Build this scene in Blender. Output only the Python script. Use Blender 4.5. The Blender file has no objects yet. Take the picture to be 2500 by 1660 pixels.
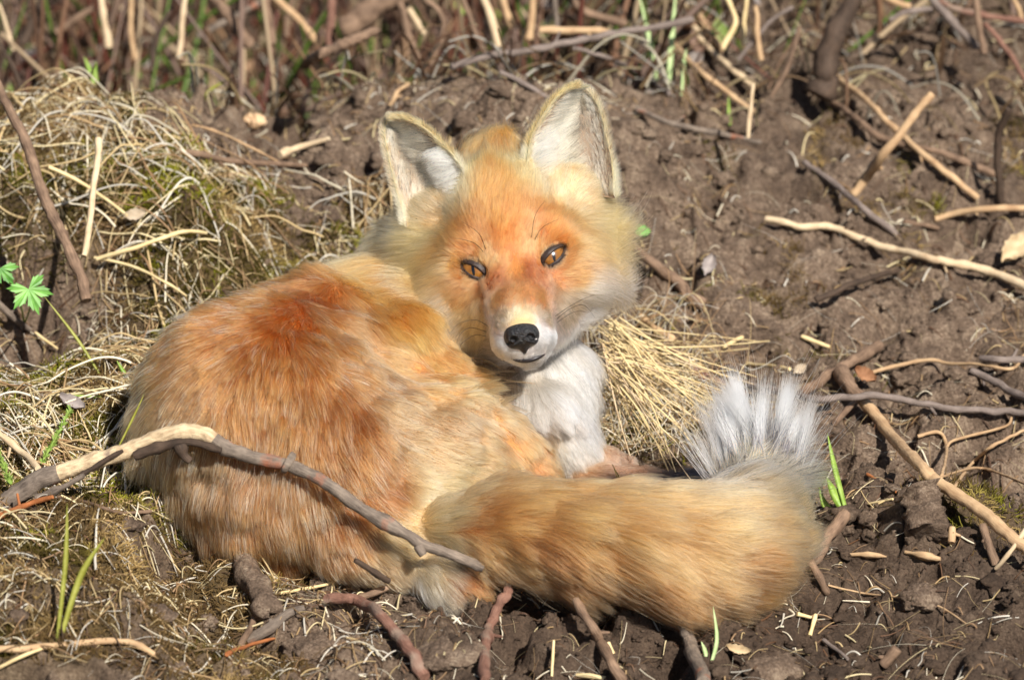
import bpy, math, random
import numpy as np
from mathutils import Vector, Matrix
from mathutils.bvhtree import BVHTree

random.seed(5)
RNG = np.random.default_rng(11)
scene = bpy.context.scene
COL = scene.collection

# ------------------------------------------------------------------ camera
PITCH = math.radians(25.0)
CAM_DIST = 4.0          # metres from the lens to the fox's face
PPM = 3470.0            # photograph pixels per metre at that distance
TARGET = np.array([0.0, 0.0, 0.10])
RIGHT = np.array([1.0, 0.0, 0.0])
UP = np.array([0.0, math.sin(PITCH), math.cos(PITCH)])
FWD = np.array([0.0, math.cos(PITCH), -math.sin(PITCH)])
CAM = TARGET - FWD * CAM_DIST
cam_data = bpy.data.cameras.new("camera")
cam_data.sensor_width = 36.0
cam_data.lens = 36.0 * CAM_DIST / (2500.0 / PPM)
cam_data.clip_start = 0.1
cam_data.clip_end = 200.0
cam_data.dof.use_dof = True
cam_data.dof.focus_distance = CAM_DIST - 0.075
cam_data.dof.aperture_fstop = 7.6
cam = bpy.data.objects.new("camera", cam_data)
cam.location = CAM
cam.rotation_euler = (math.pi / 2 - PITCH, 0, 0)
COL.objects.link(cam)
scene.camera = cam

# ------------------------------------------------------------------ light
SUN_DIR = np.array([0.32, -0.58, 0.75])
SUN_DIR /= np.linalg.norm(SUN_DIR)
world = bpy.data.worlds.new("World")
scene.world = world
world.use_nodes = True
wn = world.node_tree
bg = wn.nodes["Background"]
sky = wn.nodes.new("ShaderNodeTexSky")
sky.sky_type = 'NISHITA'
sky.sun_disc = False
sky.sun_elevation = math.asin(SUN_DIR[2])
sky.sun_rotation = math.atan2(SUN_DIR[0], SUN_DIR[1])
wn.links.new(sky.outputs[0], bg.inputs[0])
bg.inputs[1].default_value = 0.05
sun_data = bpy.data.lights.new("sun", 'SUN')
sun_data.energy = 5.0
sun_data.angle = math.radians(0.53)
sun_data.color = (1.0, 0.955, 0.89)
sun = bpy.data.objects.new("sun", sun_data)
sun.rotation_euler = Vector(SUN_DIR).to_track_quat('Z', 'Y').to_euler()
sun.location = (1.5, -1.5, 3)
COL.objects.link(sun)
scene.view_settings.view_transform = 'Standard'
scene.view_settings.look = 'None'
scene.view_settings.exposure = 0.58
scene.view_settings.gamma = 1.0
scene.view_settings.use_curve_mapping = False
scene.render.engine = 'CYCLES'
scene.cycles.max_bounces = 9
scene.cycles.diffuse_bounces = 3
scene.cycles.glossy_bounces = 9
scene.cycles.transmission_bounces = 9
scene.cycles.transparent_max_bounces = 8
scene.cycles.use_denoising = True
scene.cycles.use_adaptive_sampling = False

# ------------------------------------------------------------------ helpers
def nrm(v):
    v = np.asarray(v, float)
    return v / (np.linalg.norm(v, axis=-1, keepdims=True) + 1e-12)

def P(px, py, d=0.0):
    """world point seen at photograph pixel (px, py), d pixel-units behind the face plane"""
    d = d / PPM
    k = (CAM_DIST + d) / CAM_DIST
    return TARGET + RIGHT * ((px - 1250.0) / PPM * k) + UP * ((830.0 - py) / PPM * k) + FWD * d

def lin(c):
    c = np.asarray(c, float) / 255.0
    return np.where(c <= 0.04045, c / 12.92, ((c + 0.055) / 1.055) ** 2.4)

def smooth(a, b, x):
    t = np.clip((np.asarray(x, float) - a) / (b - a), 0, 1)
    return t * t * (3 - 2 * t)

def _hash(ix, iy, iz, seed):
    h = (ix.astype(np.uint32) * np.uint32(374761393) + iy.astype(np.uint32) * np.uint32(668265263)
         + iz.astype(np.uint32) * np.uint32(2147483647) + np.uint32(seed * 1274126177 & 0xffffffff))
    h = (h ^ (h >> np.uint32(13))) * np.uint32(1274126177)
    h = h ^ (h >> np.uint32(16))
    h = h * np.uint32(2246822519)
    h = h ^ (h >> np.uint32(13))
    return (h & np.uint32(0xffffff)).astype(np.float32) / np.float32(0xffffff)

def noise3(p, scale, seed=0):
    """value noise in [-1,1], p (n,3) metres, scale = feature size"""
    q = np.asarray(p, float) / scale + 1000.0
    i = np.floor(q).astype(np.int64)
    f = (q - i).astype(np.float32)
    f = f * f * f * (f * (f * 6 - 15) + 10)
    out = 0
    for dx in (0, 1):
        wx = f[:, 0] if dx else 1 - f[:, 0]
        for dy in (0, 1):
            wy = f[:, 1] if dy else 1 - f[:, 1]
            for dz in (0, 1):
                wz = f[:, 2] if dz else 1 - f[:, 2]
                out = out + wx * wy * wz * _hash(i[:, 0] + dx, i[:, 1] + dy, i[:, 2] + dz, seed)
    return out * 2 - 1

def noise2(x, y, scale, seed=0):
    q = np.stack([np.ravel(x), np.ravel(y)], 1) / scale + 1000.0
    i = np.floor(q).astype(np.int64)
    f = (q - i).astype(np.float32)
    f = f * f * f * (f * (f * 6 - 15) + 10)
    z = np.zeros(len(q), np.int64)
    out = 0
    for dx in (0, 1):
        wx = f[:, 0] if dx else 1 - f[:, 0]
        for dy in (0, 1):
            wy = f[:, 1] if dy else 1 - f[:, 1]
            out = out + wx * wy * _hash(i[:, 0] + dx, i[:, 1] + dy, z, seed)
    return (out * 2 - 1).reshape(np.shape(x))

def worley2(x, y, scale, seed=0):
    """(distance to nearest, second nearest, cell id) of jittered cells"""
    q = np.stack([np.ravel(x), np.ravel(y)], 1) / scale + 1000.0
    i = np.floor(q).astype(np.int64)
    z = np.zeros(len(q), np.int64)
    d1 = np.full(len(q), 9.0, np.float32); d2 = d1.copy(); cid = np.zeros(len(q), np.float32)
    for dx in (-1, 0, 1):
        for dy in (-1, 0, 1):
            cx = i[:, 0] + dx; cy = i[:, 1] + dy
            px = cx + _hash(cx, cy, z, seed); py = cy + _hash(cx, cy, z, seed + 1)
            d = np.hypot(px - q[:, 0], py - q[:, 1]).astype(np.float32)
            c = _hash(cx, cy, z, seed + 2)
            near = d < d1
            d2 = np.where(near, d1, np.minimum(d2, d))
            cid = np.where(near, c, cid)
            d1 = np.where(near, d, d1)
    s = np.shape(x)
    return d1.reshape(s), d2.reshape(s), cid.reshape(s)

def tag(o, label=None, category=None, group=None, kind=None):
    if label: o["label"] = label
    if category: o["category"] = category
    if group: o["group"] = group
    if kind: o["kind"] = kind
    return o

def empty(name, loc=(0, 0, 0)):
    o = bpy.data.objects.new(name, None)
    o.location = loc
    o.empty_display_size = 0.01
    COL.objects.link(o)
    return o

def mesh_obj(name, verts, faces, mat, parent=None, smooth_shade=True, colors=None, uvs=None):
    """faces: (n,3) or (n,4) int array"""
    verts = np.asarray(verts, np.float32)
    me = bpy.data.meshes.new(name)
    if isinstance(faces, np.ndarray):
        k = faces.shape[1]; n = len(faces)
        me.vertices.add(len(verts)); me.vertices.foreach_set("co", verts.ravel())
        me.loops.add(n * k); me.loops.foreach_set("vertex_index", faces.astype(np.int32).ravel())
        me.polygons.add(n)
        me.polygons.foreach_set("loop_start", np.arange(0, n * k, k, dtype=np.int32))
        me.polygons.foreach_set("loop_total", np.full(n, k, np.int32))
        me.update(calc_edges=True)
    else:
        me.from_pydata([tuple(v) for v in verts.tolist()], [], faces)
        me.update()
    if smooth_shade:
        me.polygons.foreach_set("use_smooth", np.ones(len(me.polygons), bool))
    if colors is not None:
        a = me.attributes.new("tint", 'FLOAT_COLOR', 'POINT')
        c = np.ones((len(verts), 4), np.float32); c[:, :colors.shape[1]] = colors
        a.data.foreach_set("color", c.ravel())
    if uvs is not None:
        uvl = me.uv_layers.new(name="UVMap")
        idx = np.zeros(len(me.loops), np.int32); me.loops.foreach_get("vertex_index", idx)
        uvl.data.foreach_set("uv", np.asarray(uvs, np.float32)[idx].ravel())
    o = bpy.data.objects.new(name, me)
    if mat: me.materials.append(mat)
    COL.objects.link(o)
    if parent is not None: o.parent = parent
    return o

def strands_obj(name, pts, rad, colr, mat, parent=None):
    """pts (n,k,3), rad (n,k), colr (n,k,3): one curves object of many fine strands"""
    n, k, _ = pts.shape
    cu = bpy.data.hair_curves.new(name)
    cu.add_curves([k] * n)
    cu.position_data.foreach_set("vector", np.ascontiguousarray(pts, np.float32).ravel())
    r = cu.attributes.get("radius") or cu.attributes.new("radius", 'FLOAT', 'POINT')
    r.data.foreach_set("value", np.ascontiguousarray(rad, np.float32).ravel())
    a = cu.attributes.new("tint", 'FLOAT_COLOR', 'POINT')
    c = np.ones((n, k, 4), np.float32); c[:, :, :3] = colr
    a.data.foreach_set("color", c.ravel())
    cu.materials.append(mat)
    o = bpy.data.objects.new(name, cu)
    COL.objects.link(o)
    if parent is not None: o.parent = parent
    return o

def new_mat(name):
    m = bpy.data.materials.new(name)
    m.use_nodes = True
    nt = m.node_tree
    b = nt.nodes["Principled BSDF"]
    return m, nt, b

def node(nt, typ, **kw):
    n = nt.nodes.new(typ)
    for k, v in kw.items(): setattr(n, k, v)
    return n

# ------------------------------------------------------------------ materials
def mat_strand(name, rough=0.45, spec=0.25, transl=0.35):
    m, nt, b = new_mat(name)
    at = node(nt, "ShaderNodeAttribute", attribute_name="tint")
    nt.links.new(at.outputs["Color"], b.inputs["Base Color"])
    b.inputs["Roughness"].default_value = rough
    b.inputs["Specular IOR Level"].default_value = spec
    tr = node(nt, "ShaderNodeBsdfTranslucent")
    nt.links.new(at.outputs["Color"], tr.inputs["Color"])
    mx = node(nt, "ShaderNodeMixShader"); mx.inputs[0].default_value = transl
    nt.links.new(b.outputs[0], mx.inputs[1]); nt.links.new(tr.outputs[0], mx.inputs[2])
    nt.links.new(mx.outputs[0], nt.nodes["Material Output"].inputs["Surface"])
    return m

def mat_plain(name, rgb, rough=0.6, spec=0.4, noise=None, bump=0.0, bscale=400.0, coat=0.0):
    m, nt, b = new_mat(name)
    b.inputs["Roughness"].default_value = rough
    b.inputs["Specular IOR Level"].default_value = spec
    b.inputs["Coat Weight"].default_value = coat
    c = list(lin(rgb)) + [1]
    b.inputs["Base Color"].default_value = c
    tc = node(nt, "ShaderNodeTexCoord")
    if noise:
        nz = node(nt, "ShaderNodeTexNoise"); nz.inputs["Scale"].default_value = noise[1]; nz.inputs["Detail"].default_value = 6
        nt.links.new(tc.outputs["Object"], nz.inputs["Vector"])
        rp = node(nt, "ShaderNodeValToRGB")
        rp.color_ramp.elements[0].position = 0.3; rp.color_ramp.elements[1].position = 0.7
        rp.color_ramp.elements[0].color = c
        rp.color_ramp.elements[1].color = list(lin(noise[0])) + [1]
        nt.links.new(nz.outputs[0], rp.inputs[0]); nt.links.new(rp.outputs[0], b.inputs["Base Color"])
    if bump:
        vz = node(nt, "ShaderNodeTexNoise"); vz.inputs["Scale"].default_value = bscale; vz.inputs["Detail"].default_value = 5
        nt.links.new(tc.outputs["Object"], vz.inputs["Vector"])
        bp = node(nt, "ShaderNodeBump"); bp.inputs["Strength"].default_value = bump; bp.inputs["Distance"].default_value = 0.002
        nt.links.new(vz.outputs[0], bp.inputs["Height"]); nt.links.new(bp.outputs[0], b.inputs["Normal"])
    return m

def mat_bark(name, dark, light, extra=None, extra_amt=0.5, rough=0.75, bump=0.7, along=9.0, around=3.0):
    """stretched along the stick by its UVs (u along in cm, v around)"""
    m, nt, b = new_mat(name)
    b.inputs["Roughness"].default_value = rough
    b.inputs["Specular IOR Level"].default_value = 0.25
    uv = node(nt, "ShaderNodeUVMap")
    mp = node(nt, "ShaderNodeMapping"); mp.inputs["Scale"].default_value = (0.35 * along / 9.0, around, 1)
    nt.links.new(uv.outputs[0], mp.inputs[0])
    tc = node(nt, "ShaderNodeTexCoord")
    gr = node(nt, "ShaderNodeTexNoise"); gr.inputs["Scale"].default_value = 3.0; gr.inputs["Detail"].default_value = 8; gr.inputs["Roughness"].default_value = 0.65
    nt.links.new(mp.outputs[0], gr.inputs["Vector"])
    bl = node(nt, "ShaderNodeTexNoise"); bl.inputs["Scale"].default_value = 90; bl.inputs["Detail"].default_value = 5
    nt.links.new(tc.outputs["Object"], bl.inputs["Vector"])
    rp = node(nt, "ShaderNodeValToRGB")
    rp.color_ramp.elements[0].position = 0.33; rp.color_ramp.elements[1].position = 0.68
    rp.color_ramp.elements[0].color = list(lin(dark)) + [1]; rp.color_ramp.elements[1].color = list(lin(light)) + [1]
    mxv = node(nt, "ShaderNodeMath", operation='ADD')
    mh = node(nt, "ShaderNodeMath", operation='MULTIPLY'); mh.inputs[1].default_value = 0.5
    mh2 = node(nt, "ShaderNodeMath", operation='MULTIPLY'); mh2.inputs[1].default_value = 0.5
    nt.links.new(gr.outputs[0], mh.inputs[0]); nt.links.new(bl.outputs[0], mh2.inputs[0])
    nt.links.new(mh.outputs[0], mxv.inputs[0]); nt.links.new(mh2.outputs[0], mxv.inputs[1])
    nt.links.new(mxv.outputs[0], rp.inputs[0])
    colout = rp.outputs[0]
    if extra:
        n2 = node(nt, "ShaderNodeTexNoise"); n2.inputs["Scale"].default_value = 45; n2.inputs["Detail"].default_value = 4
        nt.links.new(tc.outputs["Object"], n2.inputs["Vector"])
        r2 = node(nt, "ShaderNodeValToRGB"); r2.color_ramp.elements[0].position = 0.62 - 0.2 * extra_amt; r2.color_ramp.elements[1].position = 0.72 - 0.15 * extra_amt
        nt.links.new(n2.outputs[0], r2.inputs[0])
        mx = node(nt, "ShaderNodeMix", data_type='RGBA')
        nt.links.new(r2.outputs[0], mx.inputs[0]); nt.links.new(colout, mx.inputs[6]); mx.inputs[7].default_value = list(lin(extra)) + [1]
        colout = mx.outputs[2]
    nt.links.new(colout, b.inputs["Base Color"])
    bp = node(nt, "ShaderNodeBump"); bp.inputs["Strength"].default_value = bump; bp.inputs["Distance"].default_value = 0.0030
    nt.links.new(mxv.outputs[0], bp.inputs["Height"]); nt.links.new(bp.outputs[0], b.inputs["Normal"])
    return m

MAT = {}
def mat_fur(name):
    m, nt, b = new_mat(name)
    at = node(nt, "ShaderNodeAttribute", attribute_name="tint")
    h = node(nt, "ShaderNodeBsdfHairPrincipled")
    h.parametrization = 'COLOR'
    nt.links.new(at.outputs["Color"], h.inputs["Color"])
    h.inputs["Roughness"].default_value = 0.42
    h.inputs["Radial Roughness"].default_value = 0.65
    h.inputs["Coat"].default_value = 0.0
    nt.links.new(h.outputs[0], nt.nodes["Material Output"].inputs["Surface"])
    nt.nodes.remove(b)
    return m
MAT["fur"] = mat_fur("fur")
MAT["grass_strand"] = mat_strand("dry_grass", 0.5, 0.3, 0.25)
MAT["moss_strand"] = mat_strand("moss", 0.7, 0.1, 0.3)
MAT["grey_bark"] = mat_bark("grey_bark", (70, 60, 53), (150, 134, 118), (150, 88, 60), 0.15)
MAT["brown_bark"] = mat_bark("brown_bark", (78, 60, 48), (154, 126, 102))
MAT["tan_wood"] = mat_bark("tan_wood", (150, 116, 84), (205, 174, 134), bump=0.4)
MAT["pale_wood"] = mat_bark("pale_wood", (168, 140, 108), (226, 204, 168), bump=0.4)
MAT["red_bark"] = mat_bark("red_bark", (98, 66, 54), (152, 114, 96), (142, 120, 104), 0.6, bump=0.9)
MAT["dark_bark"] = mat_bark("dark_bark", (50, 40, 33), (92, 74, 60))
MAT["purple_bark"] = mat_bark("purple_bark", (88, 76, 69), (146, 131, 121))
MAT["orange_bark"] = mat_bark("orange_bark", (128, 74, 42), (184, 116, 68), bump=0.5)
MAT["bare_branch"] = mat_bark("bare_branch", (128, 98, 70), (244, 220, 178), (130, 110, 94), 0.15, bump=0.9)
MAT["straw"] = mat_bark("straw", (196, 166, 112), (236, 216, 168), rough=0.5, bump=0.15)

# ------------------------------------------------------------------ ground
def ground_base(x, y):
    left = smooth(-0.15, -0.27, x + 0.02 * np.sin(y * 19))
    z = left * (0.050 + 0.075 * smooth(0.02, 0.33, y)) * smooth(-0.36, -0.20, y)
    z = z + 0.02 * left * smooth(-0.15, -0.3, y)
    back = smooth(0.16, 0.42, y) * (1 - left)
    z = z + back * (0.10 + 0.02 * np.sin(x * 14 + 1)) * smooth(0.26, 0.0, x)
    z = z + smooth(0.02, 0.3, x) * (0.01 * smooth(-0.1, 0.2, y) + 0.055 * smooth(0.15, 0.7, y))
    z = z - 0.24 * smooth(0.47, 0.63, y + 0.10 * smooth(-0.18, -0.3, x)) * smooth(0.16, -0.02, x)
    # a hollow the fox lies in, and pits in the soil
    for (cx, cy, r, h) in [(-0.345, 0.14, 0.07, -0.07), (0.335, -0.02, 0.06, -0.035), (0.27, 0.13, 0.035, -0.02),
                           (0.295, -0.105, 0.055, 0.03), (0.20, -0.29, 0.10, -0.006), (-0.10, 0.30, 0.10, 0.02),
                           (-0.33, -0.33, 0.09, 0.02), (-0.05, -0.32, 0.06, 0.012), (0.33, -0.20, 0.06, 0.018),
                           (0.02, 0.50, 0.05, -0.035), (0.28, 0.42, 0.09, 0.03), (0.10, 0.30, 0.07, 0.015)]:
        z = z + h * np.exp(-((x - cx) ** 2 + (y - cy) ** 2) / (r * r))
    return z

def moss_mask(x, y):
    n = noise2(x, y, 0.05, 31) * 0.6 + noise2(x, y, 0.018, 32) * 0.4
    m = smooth(-0.13, -0.22, x + 0.05 * n) * smooth(-0.40, -0.34, y)
    m = m * smooth(0.50, 0.42, y + 0.05 * n) * (1 - smooth(0.27, 0.31, y + .03 * n) * smooth(-0.31, -0.27, x + .03 * n))
    m2 = smooth(0.0, -0.10, x) * smooth(0.14, 0.18, y) * smooth(0.31, 0.27, y + 0.04 * n)
    m = m * (1 - .75 * smooth(-.08, -.18, y) * smooth(-.15, .35, n + .4 * noise2(x, y, .03, 33)))
    m3 = np.exp(-((x - 0.085) ** 2 / 0.05 ** 2 + (y - 0.10) ** 2 / 0.07 ** 2)) * 1.3
    m4 = 0.45 * smooth(0.2, 0.7, n) * smooth(0.1, 0.2, x) * smooth(0.1, 0.2, y)
    m5 = 0.9 * np.exp(-((x - 0.322) ** 2 + (y + 0.12) ** 2) / 0.035 ** 2)
    m6 = 0.6 * smooth(0.1, 0.5, n) * smooth(-0.05, -0.15, x) * smooth(-0.24, -0.28, y)
    hole = np.exp(-((x + 0.34) ** 2 + (y - 0.15) ** 2) / 0.055 ** 2)
    return np.clip(np.maximum.reduce([m, m2, m3, m4, m5, m6]) - 1.5 * hole, 0, 1)

def axis(lo, hi, fine_lo, fine_hi, step, grow=1.12):
    a = list(np.arange(fine_lo, fine_hi, step))
    s = step; v = a[0]; pre = []
    while v > lo: s *= grow; v -= s; pre.append(v)
    s = step; v = a[-1]; post = []
    while v < hi: s *= grow; v += s; post.append(v)
    return np.array(pre[::-1] + a + post)

gx = axis(-14, 14, -0.44, 0.44, 0.0015)
ylist = [-0.40]
while ylist[-1] < 1.1: ylist.append(ylist[-1] + (0.0015 if ylist[-1] < 0.2 else 0.0015 + 0.0022 * min(1, (ylist[-1] - 0.2) / 0.5)))
s_ = 0.0037
while ylist[-1] < 30: s_ *= 1.12; ylist.append(ylist[-1] + s_)
s_ = 0.0015; pre_ = [-0.40]
while pre_[-1] > -8: s_ *= 1.12; pre_.append(pre_[-1] - s_)
gy = np.array(pre_[:0:-1] + ylist)
GX, GY = np.meshgrid(gx, gy, indexing='ij')
GZ = ground_base(GX, GY)
near = smooth(1.6, 1.0, np.abs(GY)) * smooth(1.4, 0.8, np.abs(GX))
warp_x = GX + 0.010 * noise2(GX, GY, 0.03, 1); warp_y = GY + 0.010 * noise2(GX, GY, 0.03, 2)
mm = moss_mask(GX, GY)
soil = 0.010 * noise2(GX, GY, 0.075, 3) + 0.006 * noise2(GX, GY, 0.035, 4)
d1, d2, cid = worley2(warp_x, warp_y, 0.032, 5)
soil = soil + (0.018 * (cid - 0.35) * smooth(0.0, 0.35, d2 - d1)) * (1 - 0.6 * mm)
d1, d2, cid = worley2(warp_x, warp_y, 0.013, 8)
soil = soil + (0.008 * (cid - 0.4) * smooth(0.0, 0.4, d2 - d1)) * (1 - 0.5 * mm)
soil = soil + 0.0034 * np.abs(noise2(warp_x, warp_y, 0.009, 12)) + 0.0024 * np.abs(noise2(warp_x, warp_y, 0.0050, 13)) + 0.0011 * noise2(GX, GY, 0.0028, 17)
soil = soil - 0.030 * smooth(0.40, 0.85, noise2(warp_x, warp_y, 0.055, 14)) * (1 - 0.5 * mm)     # pits between the clods
soil = soil + mm * (0.007 * np.abs(noise2(warp_x, warp_y, 0.022, 18)) + 0.003 * noise2(GX, GY, 0.009, 19))
soil = soil - 0.014 * smooth(0.35, 0.8, noise2(warp_x, warp_y, 0.022, 15)) * (1 - 0.4 * mm)
soil = soil + 0.045 * noise2(GX, GY, 0.07, 16) * smooth(0.50, 0.62, GY) * smooth(0.2, 0.0, GX)
GZ = GZ + soil * near

def ground_z(x, y):
    x = np.asarray(x, float); y = np.asarray(y, float)
    i = np.clip(np.searchsorted(gx, x) - 1, 0, len(gx) - 2); j = np.clip(np.searchsorted(gy, y) - 1, 0, len(gy) - 2)
    fx = np.clip((x - gx[i]) / (gx[i + 1] - gx[i]), 0, 1); fy = np.clip((y - gy[j]) / (gy[j + 1] - gy[j]), 0, 1)
    return (GZ[i, j] * (1 - fx) * (1 - fy) + GZ[i + 1, j] * fx * (1 - fy) + GZ[i, j + 1] * (1 - fx) * fy + GZ[i + 1, j + 1] * fx * fy)

def G(px, py, lift=0.0):
    """where the line of sight through a photograph pixel meets the ground, raised by lift metres"""
    d = nrm(P(px, py) - CAM)
    t = np.linspace(3.2, 6.5, 1400)
    q = CAM + d * t[:, None]
    below = q[:, 2] < ground_z(q[:, 0], q[:, 1])
    k = int(np.argmax(below)) if below.any() else len(t) - 1
    p = q[k].copy(); p[2] += lift
    return p

def ground_normal(x, y, e=0.004):
    dzx = (ground_z(x + e, y) - ground_z(x - e, y)) / (2 * e); dzy = (ground_z(x, y + e) - ground_z(x, y - e)) / (2 * e)
    return nrm(np.stack([-dzx, -dzy, np.ones_like(dzx)], -1))

nx_, ny_ = len(gx), len(gy)
idx = np.arange(nx_ * ny_).reshape(nx_, ny_)
gfaces = np.stack([idx[:-1, :-1], idx[1:, :-1], idx[1:, 1:], idx[:-1, 1:]], -1).reshape(-1, 4)
damp_dark = 0.9 * smooth(-0.05, -0.20, GY + 0.06 * noise2(GX, GY, 0.06, 21)) * smooth(-0.12, 0.0, GX + .03 * noise2(GX, GY, 0.05, 22)) + 0.5 * smooth(0.45, 0.65, GY)  # damp soil in front; soil at the back simply set darker
damp_dark = damp_dark + 1.2 * smooth(0.46, 0.56, GY) * smooth(0.15, 0.0, GX)  # soil behind the crest darkened further
damp_dark = np.clip(damp_dark + 0.35 * noise2(GX, GY, 0.10, 23), 0, 1)
gcol = np.stack([mm.ravel(), damp_dark.ravel(), (noise2(GX, GY, 0.03, 24).ravel() * .5 + .5)], 1)

m, nt, b = new_mat("soil")
at = node(nt, "ShaderNodeAttribute", attribute_name="tint")
sp = node(nt, "ShaderNodeSeparateColor"); nt.links.new(at.outputs["Color"], sp.inputs[0])
tc = node(nt, "ShaderNodeTexCoord")
n1a = node(nt, "ShaderNodeTexNoise"); n1a.inputs["Scale"].default_value = 45; n1a.inputs["Detail"].default_value = 10; n1a.inputs["Roughness"].default_value = 0.75
nt.links.new(tc.outputs["Object"], n1a.inputs["Vector"])
n1b = node(nt, "ShaderNodeTexNoise"); n1b.inputs["Scale"].default_value = 520; n1b.inputs["Detail"].default_value = 4
nt.links.new(tc.outputs["Object"], n1b.inputs["Vector"])
n1 = node(nt, "ShaderNodeMix", data_type='FLOAT'); n1.inputs[0].default_value = 0.35
nt.links.new(n1a.outputs[0], n1.inputs[2]); nt.links.new(n1b.outputs[0], n1.inputs[3])
r1 = node(nt, "ShaderNodeValToRGB")
e = r1.color_ramp.elements
e[0].position = 0.36; e[0].color = list(lin((72, 59, 49))) + [1]
e[1].position = 0.70; e[1].color = list(lin((194, 172, 146))) + [1]
x_ = e.new(0.51); x_.color = list(lin((126, 106, 89))) + [1]
nt.links.new(n1.outputs[0], r1.inputs[0])
r2 = node(nt, "ShaderNodeValToRGB")
e = r2.color_ramp.elements
e[0].position = 0.3; e[0].color = list(lin((47, 38, 32))) + [1]
e[1].position = 0.75; e[1].color = list(lin((112, 92, 76))) + [1]
nt.links.new(n1.outputs[0], r2.inputs[0])
mx1 = node(nt, "ShaderNodeMix", data_type='RGBA')
nt.links.new(sp.outputs[1], mx1.inputs[0]); nt.links.new(r1.outputs[0], mx1.inputs[6]); nt.links.new(r2.outputs[0], mx1.inputs[7])
r3 = node(nt, "ShaderNodeValToRGB")
e = r3.color_ramp.elements
e[0].position = 0.35; e[0].color = list(lin((64, 52, 37))) + [1]
e[1].position = 0.7; e[1].color = list(lin((118, 98, 64))) + [1]
nt.links.new(n1.outputs[0], r3.inputs[0])
mx2 = node(nt, "ShaderNodeMix", data_type='RGBA')
nt.links.new(sp.outputs[0], mx2.inputs[0]); nt.links.new(mx1.outputs[2], mx2.inputs[6]); nt.links.new(r3.outputs[0], mx2.inputs[7])
nt.links.new(mx2.outputs[2], b.inputs["Base Color"])
b.inputs["Roughness"].default_value = 0.9; b.inputs["Specular IOR Level"].default_value = 0.15
n2 = node(nt, "ShaderNodeTexNoise"); n2.inputs["Scale"].default_value = 330; n2.inputs["Detail"].default_value = 8; n2.inputs["Roughness"].default_value = 0.7
nt.links.new(tc.outputs["Object"], n2.inputs["Vector"])
bp = node(nt, "ShaderNodeBump"); bp.inputs["Strength"].default_value = 1.0; bp.inputs["Distance"].default_value = 0.005
nt.links.new(n2.outputs[0], bp.inputs["Height"]); nt.links.new(bp.outputs[0], b.inputs["Normal"])
MAT["soil"] = m
ground = mesh_obj("ground", np.stack([GX.ravel(), GY.ravel(), GZ.ravel()], 1), gfaces, MAT["soil"], colors=gcol)
tag(ground, "rough brown soil mounded into clods and hollows", None, None, "structure")
# ------------------------------------------------------------------ fox
ROLL = math.radians(10)
HR = math.cos(ROLL) * RIGHT + math.sin(ROLL) * UP
HU = -math.sin(ROLL) * RIGHT + math.cos(ROLL) * UP
HW = -FWD
HO = P(1251, 641, -80)
def H(u, v, w):
    return HO + (HR * u + HU * v + HW * w) / PPM

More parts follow.
